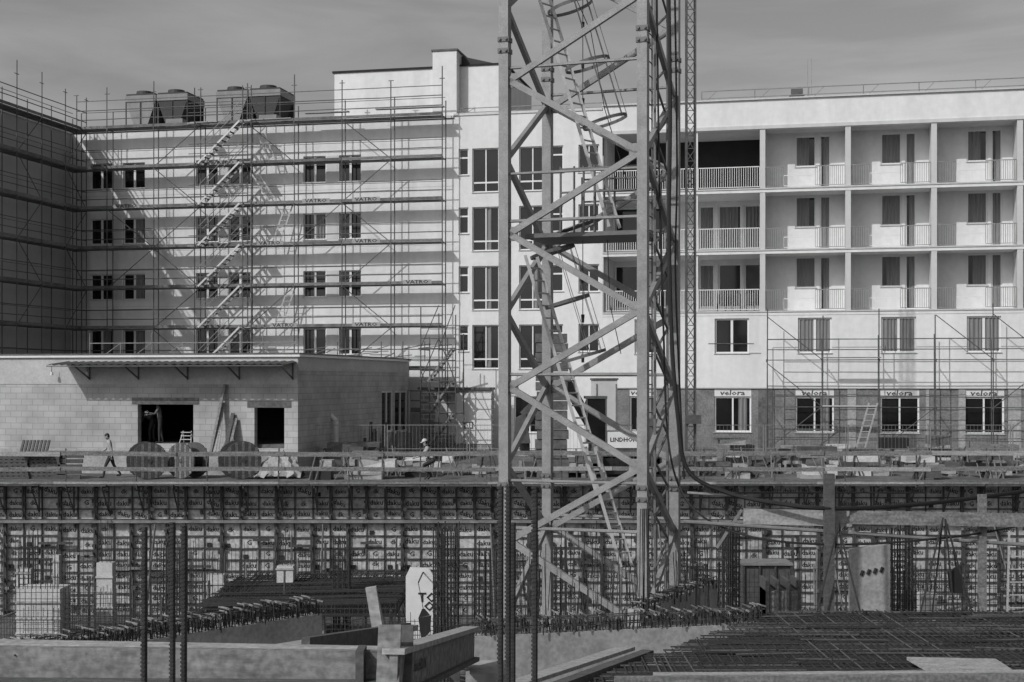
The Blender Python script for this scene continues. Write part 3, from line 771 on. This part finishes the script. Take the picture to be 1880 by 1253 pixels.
for i,u in enumerate(range(560,1880,29)):
    if 1095<u<1190: continue
    pile(names[i%4],u+RU(-10,10),RU(54.8,60),random.randint(2,6),RU(.5,1.7),RU(.7,1.5),ML)
for i,u in enumerate(range(1290,1900,60)):
    pile(names[i%4],u+RU(-10,10),RU(61,64),random.randint(3,6),RU(.8,2.2),RU(1.,1.9),ML)
mb=MB()
for u in (392,398,404,412,418,424):
    x=S(u,ly-.4); h=RU(1.2,2.9) if u<405 else RU(1,2); mb.beam((x,ly-.7,G+.9),(x+RU(-.1,.35),ly-.08,G+.9+h),.16,.03,random.choice(['woodl','wood','woodd']))
for i in range(12):
    x=S(690+i*5,-9); mb.beam((x-.3,-9.8,G),(x+RU(-.6,-.2),-9,G+RU(1.2,2)),.14,.03,'woodd')
mb.obj('leaning_planks',None,LM)
mb=MB()
x=S(645,ly+6); mb.tube((x,ly+4,G),(x,ly+4,G+2.1),.1,'white',10); mb.tube((x,ly+4,G+2.1),(x-.25,ly+4,G+2.35),.1,'white',10)
mb.obj('vent_pipe',None,LM)
mb=MB(); zf=o1[2]
x=S(342,ly+.4)
for dx in (-.25,.25):
    for s_ in (-.2,.2): mb.beam((x+dx,ly+.5+s_,zf),(x+dx*.7,ly+.5,zf+.5),.03,.04,'alu')
for h in (.15,.3,.44): mb.box(x-.22,x+.22,ly+.35,ly+.45,zf+h,zf+h+.03,'alu')
mb.obj('step_ladder',None,LM)
mb=MB()
for i in range(9):
    y=58.5; xa=W(1255,0,y).x+i*3.4 if i<5 else W(560,0,y).x+(i-5)*3.4; xb=xa+3.3
    for x in (xa,xb): mb.tube((x,y,G),(x,y,G+2),.025,'galv',6)
    for z in (.1,1.0,1.98): mb.tube((xa,y,G+z),(xb,y,G+z),.015,'galv',5)
    for j in range(1,22): mb.box(xa+3.3*j/22-.004,xa+3.3*j/22+.004,y-.004,y+.004,G+.1,G+2,'galv')
mb.obj('construction_fence')
# ================================================================= PEOPLE
def person(name,loc,head,lean=0.,thigh=(0,0),knee=(0,0),sh=(0,0),el=(.2,.2),helmet=False,shirt='sweater',headpitch=0.):
    up=Vector((math.sin(lean),0,math.cos(lean)))
    def dn(a): return Vector((math.sin(a),0,-math.cos(a)))
    hip=Vector((0,0,0)); J=[];E=[];Rr=[];tag=[]
    def add(p,r,par,t):
        J.append(Vector(p));Rr.append(r);tag.append(t)
        if par is not None:E.append((par,len(J)-1))
        return len(J)-1
    pel=add(hip,(.155,.12),None,'trousers'); wa=add(hip+up*.18,(.14,.105),pel,shirt); ch=add(hip+up*.36,(.165,.115),wa,shirt)
    nb=add(hip+up*.5,(.09,.08),ch,shirt); nk=add(hip+up*.57,(.052,.052),nb,'skin')
    hd=Vector((math.sin(lean*.5+headpitch),0,math.cos(lean*.5+headpitch)))
    hc=J[nk]+hd*.15
    minz=0; hands=[]
    for s_,i in ((1,0),(-1,1)):
        h=add(hip+Vector((0,s_*.09,-.05)),(.1,.1),pel,'trousers')
        k=add(J[h]+dn(thigh[i])*.42,(.062,.062),h,'trousers')
        a=add(J[k]+dn(thigh[i]-knee[i])*.42,(.042,.042),k,'trousers')
        toe=Vector((1,0,0)) if knee[i]<1.3 else Vector((.7,0,-.7))
        hl=add(J[a]+Vector((0,0,-.05)),(.045,.045),a,'black'); t_=add(J[hl]+toe*.17,(.04,.03),hl,'black')
        minz=min(minz,J[hl].z-.04,J[t_].z-.03)
        s0=add(hip+up*.47+Vector((0,s_*.17,0)),(.066,.066),nb,shirt)
        e=add(J[s0]+dn(sh[i])*.29+Vector((0,s_*.04,0)),(.045,.045),s0,shirt)
        wr=add(J[e]+dn(sh[i]+el[i])*.25,(.03,.03),e,shirt)
        hands.append((J[wr].copy(),dn(sh[i]+el[i]),s_))
    me=bpy.data.meshes.new(name+'_sk'); me.from_pydata(J,E,[]); ob=bpy.data.objects.new('tmp',me); bpy.context.collection.objects.link(ob)
    ob.modifiers.new('s','SKIN')
    for i,sv in enumerate(me.skin_vertices[0].data): sv.radius=Rr[i]; sv.use_root=(i==0)
    ob.modifiers.new('u','SUBSURF').levels=2
    dg=bpy.context.evaluated_depsgraph_get(); m2=bpy.data.meshes.new_from_object(ob.evaluated_get(dg)); bpy.data.objects.remove(ob)
    ks=['trousers',shirt,'skin','black']
    for k in ks: m2.materials.append(M[k])
    samp=[]
    for a,b in E:
        for t in (.15,.5,.85): samp.append((J[a].lerp(J[b],t),tag[a] if t<.3 and tag[b]!='black' else tag[b]))
    for p in m2.polygons:
        c=p.center; k=min(samp,key=lambda q:(q[0]-c).length_squared)[1]; p.material_index=ks.index(k); p.use_smooth=True
    e=bpy.data.objects.new(name,m2); bpy.context.collection.objects.link(e)
    hb=MB()
    fwd=Vector((hd.z,0,-hd.x)); sd=Vector((0,1,0))
    prof=[(-.125,.035,.04,.02),(-.10,.055,.06,.012),(-.06,.068,.082,.0),(-.02,.074,.092,0),(.03,.078,.098,-.004),(.07,.072,.09,-.008),(.10,.05,.065,-.01),(.12,.015,.02,-.01)]
    rings=[]
    for z,a,b,o in prof: rings.append([hc+hd*z+fwd*(o+b*math.cos(t))+sd*a*math.sin(t) for t in [2*math.pi*j/14 for j in range(14)]])
    for i,(r1,r2) in enumerate(zip(rings,rings[1:])):
        for j in range(14):
            ang=2*math.pi*(j+.5)/14; hairy=(i>=4) or (math.cos(ang)<-.1 and i>=2) or (i<=1 and not helmet and math.cos(ang)>.1)
            hb.poly([r1[j],r1[(j+1)%14],r2[(j+1)%14],r2[j]],'hair' if hairy else 'skin')
    hb.tube(hc+fwd*.085+hd*.02,hc+fwd*.115-hd*.022,.01,'skin',5,.016)
    for s_ in (1,-1):
        hb.tube(hc+sd*s_*.074-hd*.025,hc+sd*s_*.08+hd*.025,.014,'skin',6); hb.tube(hc+fwd*.086+sd*s_*.03+hd*.012,hc+fwd*.093+sd*s_*.03+hd*.012,.01,'ink',6)
    hb.beam(hc+fwd*.088-hd*.055-sd*.022,hc+fwd*.088-hd*.055+sd*.022,.008,.008,'ink')
    if helmet:
        for i in range(5):
            a1=i*math.pi/10;a2=(i+1)*math.pi/10
            hb.tube(hc+hd*(.05+.11*math.sin(a1)),hc+hd*(.05+.11*math.sin(a2)),.115*math.cos(a1),'helmet',16,.115*math.cos(a2)+.002)
        hb.beam(hc+hd*.05+fwd*.06,hc+hd*.04+fwd*.17,.16,.012,'helmet')
    for (p,d,s_) in hands:
        q=p+d*.09; hb.beam(p,q,.035,.08,'skin',up=(0,1,0)); 
        side=d.cross(Vector((0,1,0))).normalized()
        for i,L in enumerate((.065,.075,.07,.055)):
            b=q+side*(i-1.5)*.019; c=b+d*L*.55; hb.tube(b,c,.0095,'skin',5,.0085); hb.tube(c,c+(d*.8-Vector((0,s_,0))*.5).normalized()*L*.5,.0085,'skin',5,.007)
        b=p+d*.03+side*.035; c=b+(d*.6+side*.7).normalized()*.04; hb.tube(b,c,.011,'skin',5,.01); hb.tube(c,c+d*.03,.01,'skin',5,.008)
    hb.obj('head_and_hands',e,smooth=True)
    e.matrix_world=Matrix.Translation(Vector(loc)-Vector((0,0,minz)))@Matrix.Rotation(head,4,'Z')
    return e
yy=55.6
person('walking_man',(W(203,0,yy).x,yy,G),math.radians(195),lean=.12,thigh=(.45,-.3),knee=(.25,.35),sh=(-.35,.4),el=(.35,.6),headpitch=.35)
pw=LM@Vector((S(291,ly+.3),ly+.45,o1[2]-.004))
person('worker',tuple(pw),math.radians(200),lean=.15,thigh=(.1,-.1),knee=(.1,.1),sh=(.6,.5),el=(1.2,1.0),helmet=True,shirt='shirtd')
pw=LM@Vector((S(276,ly+.7),ly+.95,o1[2]-.004))
person('worker',tuple(pw),math.radians(170),lean=1.1,thigh=(.3,.1),knee=(.35,.2),sh=(.3,.5),el=(.3,.3),helmet=True,shirt='shirtd')
person('worker',(W(795,0,54.3).x,54.3,G),math.radians(190),lean=.5,thigh=(1.2,1.0),knee=(1.6,1.7),sh=(.7,.6),el=(.5,.6),helmet=True,shirt='sweater')
# ================================================================= PIT CONTENTS
def bars(mb,x0,x1,y,z0,z1,sp,r=.011,k='rebar',jx=.03,jz=.15):
    n=max(1,int((x1-x0)/sp))
    for i in range(n+1):
        x=x0+(x1-x0)*i/n+RU(-jx,jx)*.5; mb.tube((x,y+RU(-.03,.03),z0),(x+RU(-jx,jx),y+RU(-jx,jx),z1+RU(-jz,jz)),r,k,4)
def column(u0,u1,v0,Y,rb=.8,k='concl'):
    mb=MB(); a=W(u0,v0,Y);b=W(u1,v0,Y); d=max(.3,(b.x-a.x)*.8); z=a.z
    mb.box(a.x,b.x,Y,Y+d,PIT,z,k)
    zz=PIT+.5
    while zz<z-.1:
        mb.box(a.x-.03,b.x+.03,Y-.04,Y-.002,zz,zz+.06,'concl' if R()<.5 else 'conc'); zz+=.5
    if rb:
        for yq in (Y+.06,Y+d-.06): bars(mb,a.x+.06,b.x-.06,yq,z,z+rb,.13,.012,'rebar')
    mb.obj('concrete_column')
for c in ((30,56,1045,47,.9),(97,108,1020,50,.4),(177,206,1034,46,1.3),(380,410,1056,48,.6),(508,538,1040,48,1.1),(30,110,1082,44,.9),(1408,1440,1098,46,.3),(1690,1720,1090,45,.5)):
    column(*c)
def mesh(name,u0,u1,v0,v1,Y,sx=.15,sz=.15,r=.009,k='rebar',dy=0):
    mb=MB(); a=W(u0,v0,Y);b=W(u1,v1,Y)
    n=int((b.x-a.x)/sx)
    for i in range(n+1):
        x=a.x+sx*i; t=RU(-.12,.12); mb.tube((x,Y+dy*i/n,b.z),(x+RU(-.03,.03),Y+dy*i/n,a.z+t),r,k,4)
    m=int((a.z-b.z)/sz)
    for j in range(m):
        z=b.z+sz*j; mb.tube((a.x,Y-.02,z),(b.x,Y-.02+dy,z+RU(-.02,.02)),r,k,4)
    return mb.obj(name)
for a in ((-40,180,1060,1230,43,.16,.18),(100,270,1085,1230,44.5,.16,.16),(200,420,1010,1210,46.5,.17,.9),(330,560,1075,1200,45,.16,.17),(590,760,1110,1210,40,.13,.14),(640,800,1130,1215,38,.12,.12),(745,900,1040,1230,41,.16,.3),(840,960,1010,1160,47,.16,.5),(1190,1330,1030,1200,44,.17,.6),(1320,1480,1050,1180,42,.15,.15),(1430,1570,1010,1180,46,.17,.4),(1640,1780,1040,1180,40,.15,.15),(1780,1930,1030,1180,44,.16,.25),(-30,80,1010,1180,49,.2,.8),(440,640,1030,1120,50,.2,1.0),(1560,1700,1040,1180,48,.18,.3),
 (205,390,990,1150,48,.11,1.4),(-20,190,985,1120,50.5,.16,1.2),(560,720,1010,1130,49,.14,1.5),(860,960,1030,1200,42,.11,.5),(960,1200,1010,1200,46,.14,.9),(1240,1400,980,1180,45,.12,.8),(1700,1900,1000,1130,47,.15,.9),(560,880,1150,1240,34,.16,.16),(410,600,1000,1060,51,.15,1.),(100,330,1110,1230,41,.13,.14)):
    mesh('rebar_mesh',*a,r=.0105)
def cage(u0,u1,v0,v1,Y,n=6,r=.016):
    mb=MB();a=W(u0,v0,Y);b=W(u1,v1,Y); d=b.x-a.x
    for i in range(n):
        for j in range(3):
            x=a.x+d*i/(n-1); mb.tube((x,Y+d*j/2,b.z),(x+RU(-.03,.03),Y+d*j/2,a.z+RU(-.2,.15)),r,'rebar',5)
    z=b.z
    while z<a.z-.3:
        for q in (Y-.02,Y+d+.02): mb.tube((a.x-.03,q,z),(b.x+.03,q,z),.01,'rebar',4)
        for q in (a.x-.02,b.x+.02): mb.tube((q,Y,z),(q,Y+d,z),.01,'rebar',4)
        z+=.2
    mb.obj('rebar_cage')
for c in ((796,840,970,1260,38,8),(1322,1358,965,1260,38,7),(1640,1682,970,1260,36,6),(1228,1262,1015,1260,40,5),(35,60,980,1150,47,4),(1000,1040,1000,1250,40,5),(612,640,985,1160,46,4),(290,330,1000,1200,45,5),(870,910,1010,1240,43,5)):
    cage(*c)
mb=MB(); 
zz=W(0,1062,49).z
for i in range(80):
    x=W(410,0,47).x+i*.075; mb.tube((x,43,zz-.15),(x,50,zz-.05+RU(0,.15)),.014,'rebar',4)
for j in range(60): 
    h=RU(-.05,.3); mb.tube((W(405,0,47).x,43+j*.12,zz-.12+h*.4),(W(745,0,47).x,43+j*.12,zz-.12+h),.018,'rebar',4)
for u in (420,520,620,735):
    for y in (43.5,46.5,49.5): mb.tube((W(u,0,47).x,y,PIT),(W(u,0,47).x,y,zz-.2),.05,'galv',8)
mb.box(W(405,0,47).x,W(745,0,47).x,43,50,zz-.33,zz-.25,'dark')
mb.obj('slab_reinforcement_table')
mb=MB(); a=W(745,1042,39);b=W(797,1185,39); zt_=a.z
mb.box(a.x,b.x,39,39.1,PIT,zt_-.25,'white'); mb.hexa([(a.x,39,zt_-.248),(b.x,39,zt_-.248),(b.x,39.1,zt_-.248),(a.x,39.1,zt_-.248),(a.x+.12,39,zt_),(b.x-.15,39,zt_-.03),(b.x-.15,39.1,zt_-.03),(a.x+.12,39.1,zt_)],'white')
tt=textmesh('TO',.36); stamp(mb,tt,(W(785,0,38.99).x,38.985,W(0,1098,39).z),X_,Z_,'ink'); stamp(mb,textmesh('O',.36),(W(788,0,38.99).x,38.98,W(0,1114,39).z),X_,Z_,'ink')
mb.obj('formwork_board_sign')
mb=MB()
mb.hexa([W(768,1135,37),W(790,1130,37),W(790,1130,37.2),W(768,1135,37.2),W(775,1118,37),W(780,1118,37),W(780,1118,37.2),W(775,1118,37.2)],'black')
mb.hexa([W(774,1178,37),W(790,1160,37),W(790,1160,37.2),W(774,1178,37.2),W(768,1135,37),W(792,1130,37),W(792,1130,37.2),W(768,1135,37.2)],'black')
mb.tube(W(768,1070,37),W(777,1118,37),.012,'black',4); mb.tube(W(768,1070,37),Vector((W(768,0,37).x,39.0,W(0,1070,37).z)),.02,'rebar',4)
mb.obj('hanging_work_bag')
mb=MB(); a=W(1562,1008,34.6);b=W(1634,1000,34.6)
mb.hexa([(a.x,34.6,PIT),(b.x,34.6,PIT),(b.x,34.85,PIT),(a.x,34.85,PIT),(a.x,34.6,a.z-.02),(b.x,34.6,b.z),(b.x,34.85,b.z),(a.x,34.85,a.z-.02)],'conc')
for t in range(4):
    c=W(1582+t*12,1052-t*2,34.6); mb.tube((c.x-.02,34.585,c.z-.06),(c.x+.03,34.585,c.z+.06),.04,'dark',10)
mb.obj('concrete_wall_panel')
mb=MB()
a=W(1365,1040,43);b=W(1452,1120,43); mb.box(a.x,b.x,43,44,PIT,a.z,'galvd'); 
for i in range(4): mb.box(a.x+i*(b.x-a.x)/3-.03,a.x+i*(b.x-a.x)/3+.03,42.93,43,PIT,a.z+.03,'rib')
mb.box(a.x-.05,b.x+.05,42.9,44.05,a.z+.031,a.z+.1,'galv')
mb.obj('steel_crate')
mb=MB(); a=W(1406,1066,40);b=W(1467,1120,40); mb.box(a.x,b.x,40,41,PIT,a.z-.3,'wood')
for i in range(4): mb.box(a.x+i*.3,a.x+i*.3+.08,39.95,41.05,PIT,a.z,'woodd')
mb.obj('timber_crate')
for q in range(8):
    mb=MB()
    for i in range(18):
        Y=RU(40,52); u=RU(-20,1900); c=W(u,0,Y); a=RU(0,3.14); L=RU(.4,1.5)
        d=Vector((math.cos(a)*L,math.sin(a)*L*.7,0)); p=Vector((c.x,Y,PIT+RU(.05,.7)))
        mb.beam(p-d,p+d+Vector((0,0,RU(-.1,.5))),.12,.05,random.choice(['wood','woodl','woodd','woodd','galvd','rebar']))
    mb.obj('scrap_timber')
mb=MB()
for i in range(34):
    Y=RU(44,52.5); u=RU(0,1880); x=W(u,0,Y).x; mb.tube((x,Y,PIT),(x+RU(-.1,.1),Y,PIT+RU(1.5,3.3)),.035,'galv' if R()<.4 else 'galvd',6)
    mb.box(x-.08,x+.08,Y-.08,Y+.08,PIT+.002,PIT+.02,'galvd')
mb.obj('formwork_props')
# ================================================================= FOREGROUND CONCRETE WALLS
def loops(mb,p,q,th,n,h=.3):
    p=Vector(p);q=Vector(q);d=(q-p).normalized();nn=Vector((-d.y,d.x,0))
    for i in range(n):
        c=p+(q-p)*(i+.5+RU(-.35,.35))/n; e=d*RU(-.06,.06)
        hh=h*RU(.65,1.2); a=c-nn*th*.32;b=c+nn*th*.32
        for s_ in (a,b):
            mb.tube(s_,s_+Vector((0,0,hh))+e,.013,'rebar',5)
        t1=a+Vector((0,0,hh))+e; t2=b+Vector((0,0,hh))+e
        mb.tube(t1,t2,.018,'rebart' if R()<.6 else 'rebarl',5)
        k=-nn if nn.y>0 else nn
        t3=(t1 if nn.y>0 else t2)
        e1=t3+k*RU(.04,.14)+d*RU(-.06,.08)+Vector((0,0,-.02)); mb.tube(t3,e1,.019,'rebart' if R()<.5 else 'rebarl',5); mb.tube(e1,e1+Vector((0,0,-RU(.1,.26))),.013,'rebar',5)
    for s_ in (-.32,.32):
        for hh in (.35,.8): mb.tube(p+nn*th*s_+Vector((0,0,h*hh)),q+nn*th*s_+Vector((0,0,h*hh+.02)),.014,'rebarl',5)
def cwall(p,q,th,zt,zb=PIT,k='conc'):
    mb=MB(); p=Vector((p[0],p[1],0));q=Vector((q[0],q[1],0));d=(q-p).normalized();nn=Vector((-d.y,d.x,0))*th/2
    mb.hexa([(*(p-nn).xy,zb),(*(q-nn).xy,zb),(*(q+nn).xy,zb),(*(p+nn).xy,zb),(*(p-nn).xy,zt),(*(q-nn).xy,zt),(*(q+nn).xy,zt),(*(p+nn).xy,zt)],k)
    return mb
zw=-4.75
p=W(-60,0,23.6);q=W(582,0,29.0)
mb=cwall((p.x,p.y),(q.x,q.y),.32,zw); loops(mb,(p.x,p.y,zw),(q.x,q.y,zw),.32,105,.34); mb.obj('concrete_wall')
p=W(868,0,26.2);q=W(1400,0,27.6)
mb=cwall((p.x,p.y),(q.x,q.y),.32,zw+.05); loops(mb,(p.x,p.y,zw+.05),(q.x,q.y,zw+.05),.32,68,.32)
mb.obj('concrete_wall')
p=W(1165,0,28.2);q=W(1306,0,31.9)
mb=cwall((p.x,p.y),(q.x,q.y),.3,-4.55); loops(mb,(p.x,p.y,-4.55),(q.x,q.y,-4.55),.3,24,.16)
mb.obj('concrete_wall')
mb=MB()
for i in range(120):
    u=RU(945,1320); Y=RU(27.9,33); c=W(u,0,Y)
    mb.tube((c.x,Y,zw-.3),(c.x+RU(-.1,.1),Y,zw+RU(.5,1.6)),.011,'rebar',4)
for i in range(9):
    u=1185+RU(-14,14); c=W(u,0,28.3); mb.tube((c.x,28.3,zw),(c.x+RU(-.05,.05),28.3,zw+2.2),.011,'rebar',4)
mb.obj('starter_bars')
ZB=-2.0
mb=MB(); mb.box(-4.4,.35,5.4,9.3,PIT,ZB-.35,'conc'); mb.box(.353,1.2,5.4,7.0,PIT,ZB-.35,'conc'); mb.obj('concrete_platform')
mb=MB()
a=W(-40,1216,9.2);b=W(722,1226,8.9); mb.beam(a,b,.07,.21,'wood'); 
mb.beam(W(-40,1182,9.32),W(722,1196,9.02),.16,.035,'woodl')
mb.beam(W(-40,1254,9.0),W(700,1258,8.8),.1,.05,'woodd')
mb.beam(W(663,1190,8.85),W(663,1275,8.85),.05,.2,'woodd',up=(0,1,0))
mb.beam(W(500,1196,9.6),W(748,1152,12.5),.2,.05,'woodl'); mb.beam(W(560,1205,9.6),W(748,1170,12.5),.06,.25,'woodd')
mb.beam(W(712,1260,8.6),W(716,1150,8.8),.14,.05,'wood',up=(0,1,0)); mb.beam(W(738,1260,8.8),W(742,1150,9.0),.12,.05,'woodd',up=(0,1,0))
mb.beam(W(695,1165,12),W(681,1078,12),.09,.06,'woodl',up=(0,1,0)); mb.beam(W(704,1150,12.2),W(690,1085,12.2),.03,.05,'woodd',up=(0,1,0))
p1=W(722,1236,8.6);p2=W(866,1183,12.5)
mb.beam(p1,p2,.05,.24,'wood'); mb.beam(p1+Vector((0,0,.13)),p2+Vector((0,0,.14)),.14,.035,'woodl'); mb.beam(p1-Vector((0,0,.14)),p2-Vector((0,0,.13)),.14,.035,'woodd')
d=(p2-p1).normalized(); nn=Vector((d.y,-d.x,0)).normalized()
stamp(mb,textmesh('daku H20 N',.07),p1.lerp(p2,.22)+nn*.03,d,Vector((0,0,1)),'ink',1.5)
mb.beam(W(835,1180,12.3),W(835,1275,12.3),.09,.09,'woodd',up=(0,1,0))
mb.box(-.4,.0,12.2,12.8,PIT,p2.z-.2,'conc')
for i in range(14):
    u=20+i*50+RU(-10,10); mb.disc(W(u,1216+RU(-14,14),9.13),(0,1,0),.006,.012,'ink',6)
mb.obj('formwork_beams')
mb=MB()
for u,v,Y in ((264,968,6.0),(316,962,6.3),(337,967,6.0),(918,893,6.0),(932,893,6.3),(941,960,6.6),(981,896,6.0)):
    a=W(u,v,Y); zl=ZB-.4
    mb.tube((a.x,Y,zl),(a.x+.004,Y,a.z),.0125,'rebar',8)
    z=zl
    while z<a.z: mb.tube((a.x,Y,z),(a.x,Y,z+.007),.0148,'rebar',8); z+=.018
mb.obj('vertical_rebars')
# ================================================================= REBAR SLAB (right)
zs=-4.6
mb=MB()
def SX(u,Y): return (u-940)/F*Y
c1=Vector((SX(1000,21),20.5,zs-.28)); c2=Vector((SX(1425,28),28,zs-.28))
mb.hexa([(c1.x,20.5,zs-.4),(15,20.5,zs-.4),(15,28.2,zs-.4),(c2.x,28.2,zs-.4),(c1.x,20.5,zs-.28),(15,20.5,zs-.28),(15,28.2,zs-.28),(c2.x,28.2,zs-.28)],'slabply')
for x in (2,6,10,14):
    for y in (21.5,27.5): mb.tube((x+1.5,y,PIT),(x+1.5,y,zs-.4),.06,'galvd',8)
mb.obj('slab_formwork')
mb=MB()
def edge(y): return c1.x+(c2.x-c1.x)*(y-20.5)/7.7
for layer,z in ((0,zs-.2),(1,zs-.02)):
    y=20.6
    while y<28.1:
        xx=edge(y)+RU(-.3,.1); zr=RU(-.015,.03); z2=RU(-.015,.03); mb.tube((xx,y,z+zr),(15,y+RU(-.04,.04),z+z2),.014,'rebar' if R()<.75 else 'rebarl',5); y+=.10*RU(.6,1.3)
    x=c1.x
    while x<15:
        t=(x-c1.x)/(c2.x-c1.x); ye=min(28.15,20.5+7.7*t) if t<1 else 28.15
        mb.tube((x,20.5,z+.025),(x+RU(-.05,.05),ye+RU(0,.25),z+.025+RU(-.01,.02)),.014,'rebar' if R()<.85 else 'rebarl',5); x+=.13*RU(.7,1.25)
for i in range(330):
    y=RU(20.8,28); x=RU(edge(y)+.1,12); mb.tube((x,y,zs-.2),(x+RU(-.1,.1),y+RU(-.05,.05),zs+RU(.02,.12)),.011,'rebar',4)
    if i%3==0: mb.tube((x,y,zs+.05),(x+RU(.5,2),y+RU(-.1,.1),zs+RU(.03,.08)),.013,'rebar' if R()<.6 else 'rebarl',4)
mb.obj('slab_reinforcement')
mb=MB()
a=W(1672,1214,22.6);b=W(1842,1218,22.4); 
mb.hexa([(a.x+.1,22.1,zs+.07),(b.x,22.0,zs+.07),(b.x,22.75,zs+.09),(a.x+.02,22.9,zs+.09),(a.x+.1,22.1,zs+.12),(b.x,22.0,zs+.12),(b.x,22.75,zs+.14),(a.x+.02,22.9,zs+.14)],'woodl')
mb.obj('loose_plank')
mb=MB()
mb.beam(W(930,1262,20.2),W(1152,1190,24.6),.28,.06,'woodl'); mb.beam(W(960,1290,20.0),W(1190,1204,24.4),.2,.2,'woodd')
mb.beam(W(1128,1250,20.6),W(1990,1243,20.6),.1,.12,'wood'); mb.beam(W(1200,1240,20.75),W(1990,1234,20.75),.2,.04,'woodl')
mb.beam(W(1425,1127,28.3),W(1990,1127,28.3),.05,.08,'wood')
mb.obj('edge_boards')
mb=MB()
mb.beam(W(1365,948,28.6),W(1640,955,28.4),.06,.31,'woodl'); mb.beam(W(1560,950,28.33),W(1900,956,28.1),.06,.27,'wood'); 
mb.beam(W(1522,1130,28.2),W(1522,870,28.2),.2,.14,'woodd',up=(0,1,0))  # post's shaded side is painted in with the dark timber
mb.beam(W(1803,1130,28.4),W(1803,908,28.4),.15,.12,'wood',up=(0,1,0))
mb.tube(W(1255,958,28.6),W(1900,1002,28.4),.04,'galv',8); mb.tube(W(1262,905,29),W(1370,912,28.6),.03,'galv',8)
mb.tube(W(1330,905,28.8),W(1700,905,36),.02,'rebar',5)
mb.beam(W(1362,936,28.7),W(1316,1006,28.7),.05,.05,'galv'); 
for (u,v,us_) in ((1537,955,(1500,1580,1520,1555)),(1733,955,(1690,1752,1712,1785))):
    for u2 in us_: mb.tube(W(u+RU(-4,4),v+RU(-5,5),28.0+RU(-.1,.1)),W(u2,1125,28.0+RU(-.6,.6)),.02,'rebar',5)
c=W(1755,1060,28.3)
mb.hexa([c+Vector(q) for q in ((-.1,-.08,-.3),(.12,-.08,-.32),(.12,.08,-.32),(-.1,.08,-.3),(-.16,-.06,.1),(.1,-.06,.25),(.1,.06,.25),(-.16,.06,.1))],'black'); mb.tube(c+Vector((0,0,.2)),W(1750,1005,28.3),.015,'black',5)
mb.obj('timber_guardrail')
mb=MB()
ladder(mb,W(1868,1140,34),W(1872,975,34),.5,'alu',.28); mb.obj('access_ladder')
# ================================================================= WORLD, SUN, CAMERA
el=math.radians(38)
th=math.radians(-102.3-33)
sd_=Vector((math.cos(th)*math.cos(el),math.sin(th)*math.cos(el),math.sin(el)))
wd=bpy.data.worlds.new('World'); bpy.context.scene.world=wd; wd.use_nodes=True; nt=wd.node_tree
bg=nt.nodes['Background']; sk=nt.nodes.new('ShaderNodeTexSky'); sk.sky_type='NISHITA'; sk.sun_disc=False
sk.sun_elevation=el; sk.sun_rotation=math.radians(90)-th; sk.air_density=1.0; sk.dust_density=2.5
bw=nt.nodes.new('ShaderNodeRGBToBW'); nt.links.new(sk.outputs[0],bw.inputs[0])
tc=nt.nodes.new('ShaderNodeTexCoord'); mp=nt.nodes.new('ShaderNodeMapping'); mp.inputs['Scale'].default_value=(2.0,2.0,11.0); mp.inputs['Location'].default_value=(.9,0,.1)
nt.links.new(tc.outputs['Generated'],mp.inputs[0]); nz=nt.nodes.new('ShaderNodeTexNoise'); nz.inputs['Scale'].default_value=1.6; nz.inputs['Detail'].default_value=9; nz.inputs['Roughness'].default_value=.55; nz.inputs['Distortion'].default_value=.5
nt.links.new(mp.outputs[0],nz.inputs['Vector'])
mr=nt.nodes.new('ShaderNodeMapRange'); mr.inputs[1].default_value=.42; mr.inputs[2].default_value=.75; mr.inputs[3].default_value=.95; mr.inputs[4].default_value=1.45
nt.links.new(nz.outputs['Fac'],mr.inputs[0])
mu=nt.nodes.new('ShaderNodeMath'); mu.operation='MULTIPLY'; nt.links.new(bw.outputs[0],mu.inputs[0]); nt.links.new(mr.outputs[0],mu.inputs[1])
nt.links.new(mu.outputs[0],bg.inputs['Color']); bg.inputs['Strength'].default_value=.095
sl=bpy.data.lights.new('sun','SUN'); sl.energy=2.45; sl.angle=math.radians(.6); sl.color=(1,1,1)
so=bpy.data.objects.new('sun',sl); bpy.context.collection.objects.link(so); so.rotation_euler=sd_.to_track_quat('Z','Y').to_euler()
cam=bpy.data.cameras.new('camera'); co=bpy.data.objects.new('camera',cam); bpy.context.collection.objects.link(co)
cam.sensor_width=36; cam.lens=36*F/1880; cam.shift_y=(HZ-626.5)/1880; co.rotation_euler=(math.pi/2,0,0); cam.clip_end=5000; cam.clip_start=.1
bpy.context.scene.camera=co
sc_=bpy.context.scene; sc_.view_settings.view_transform='Standard'; sc_.view_settings.look='None'; sc_.view_settings.exposure=0
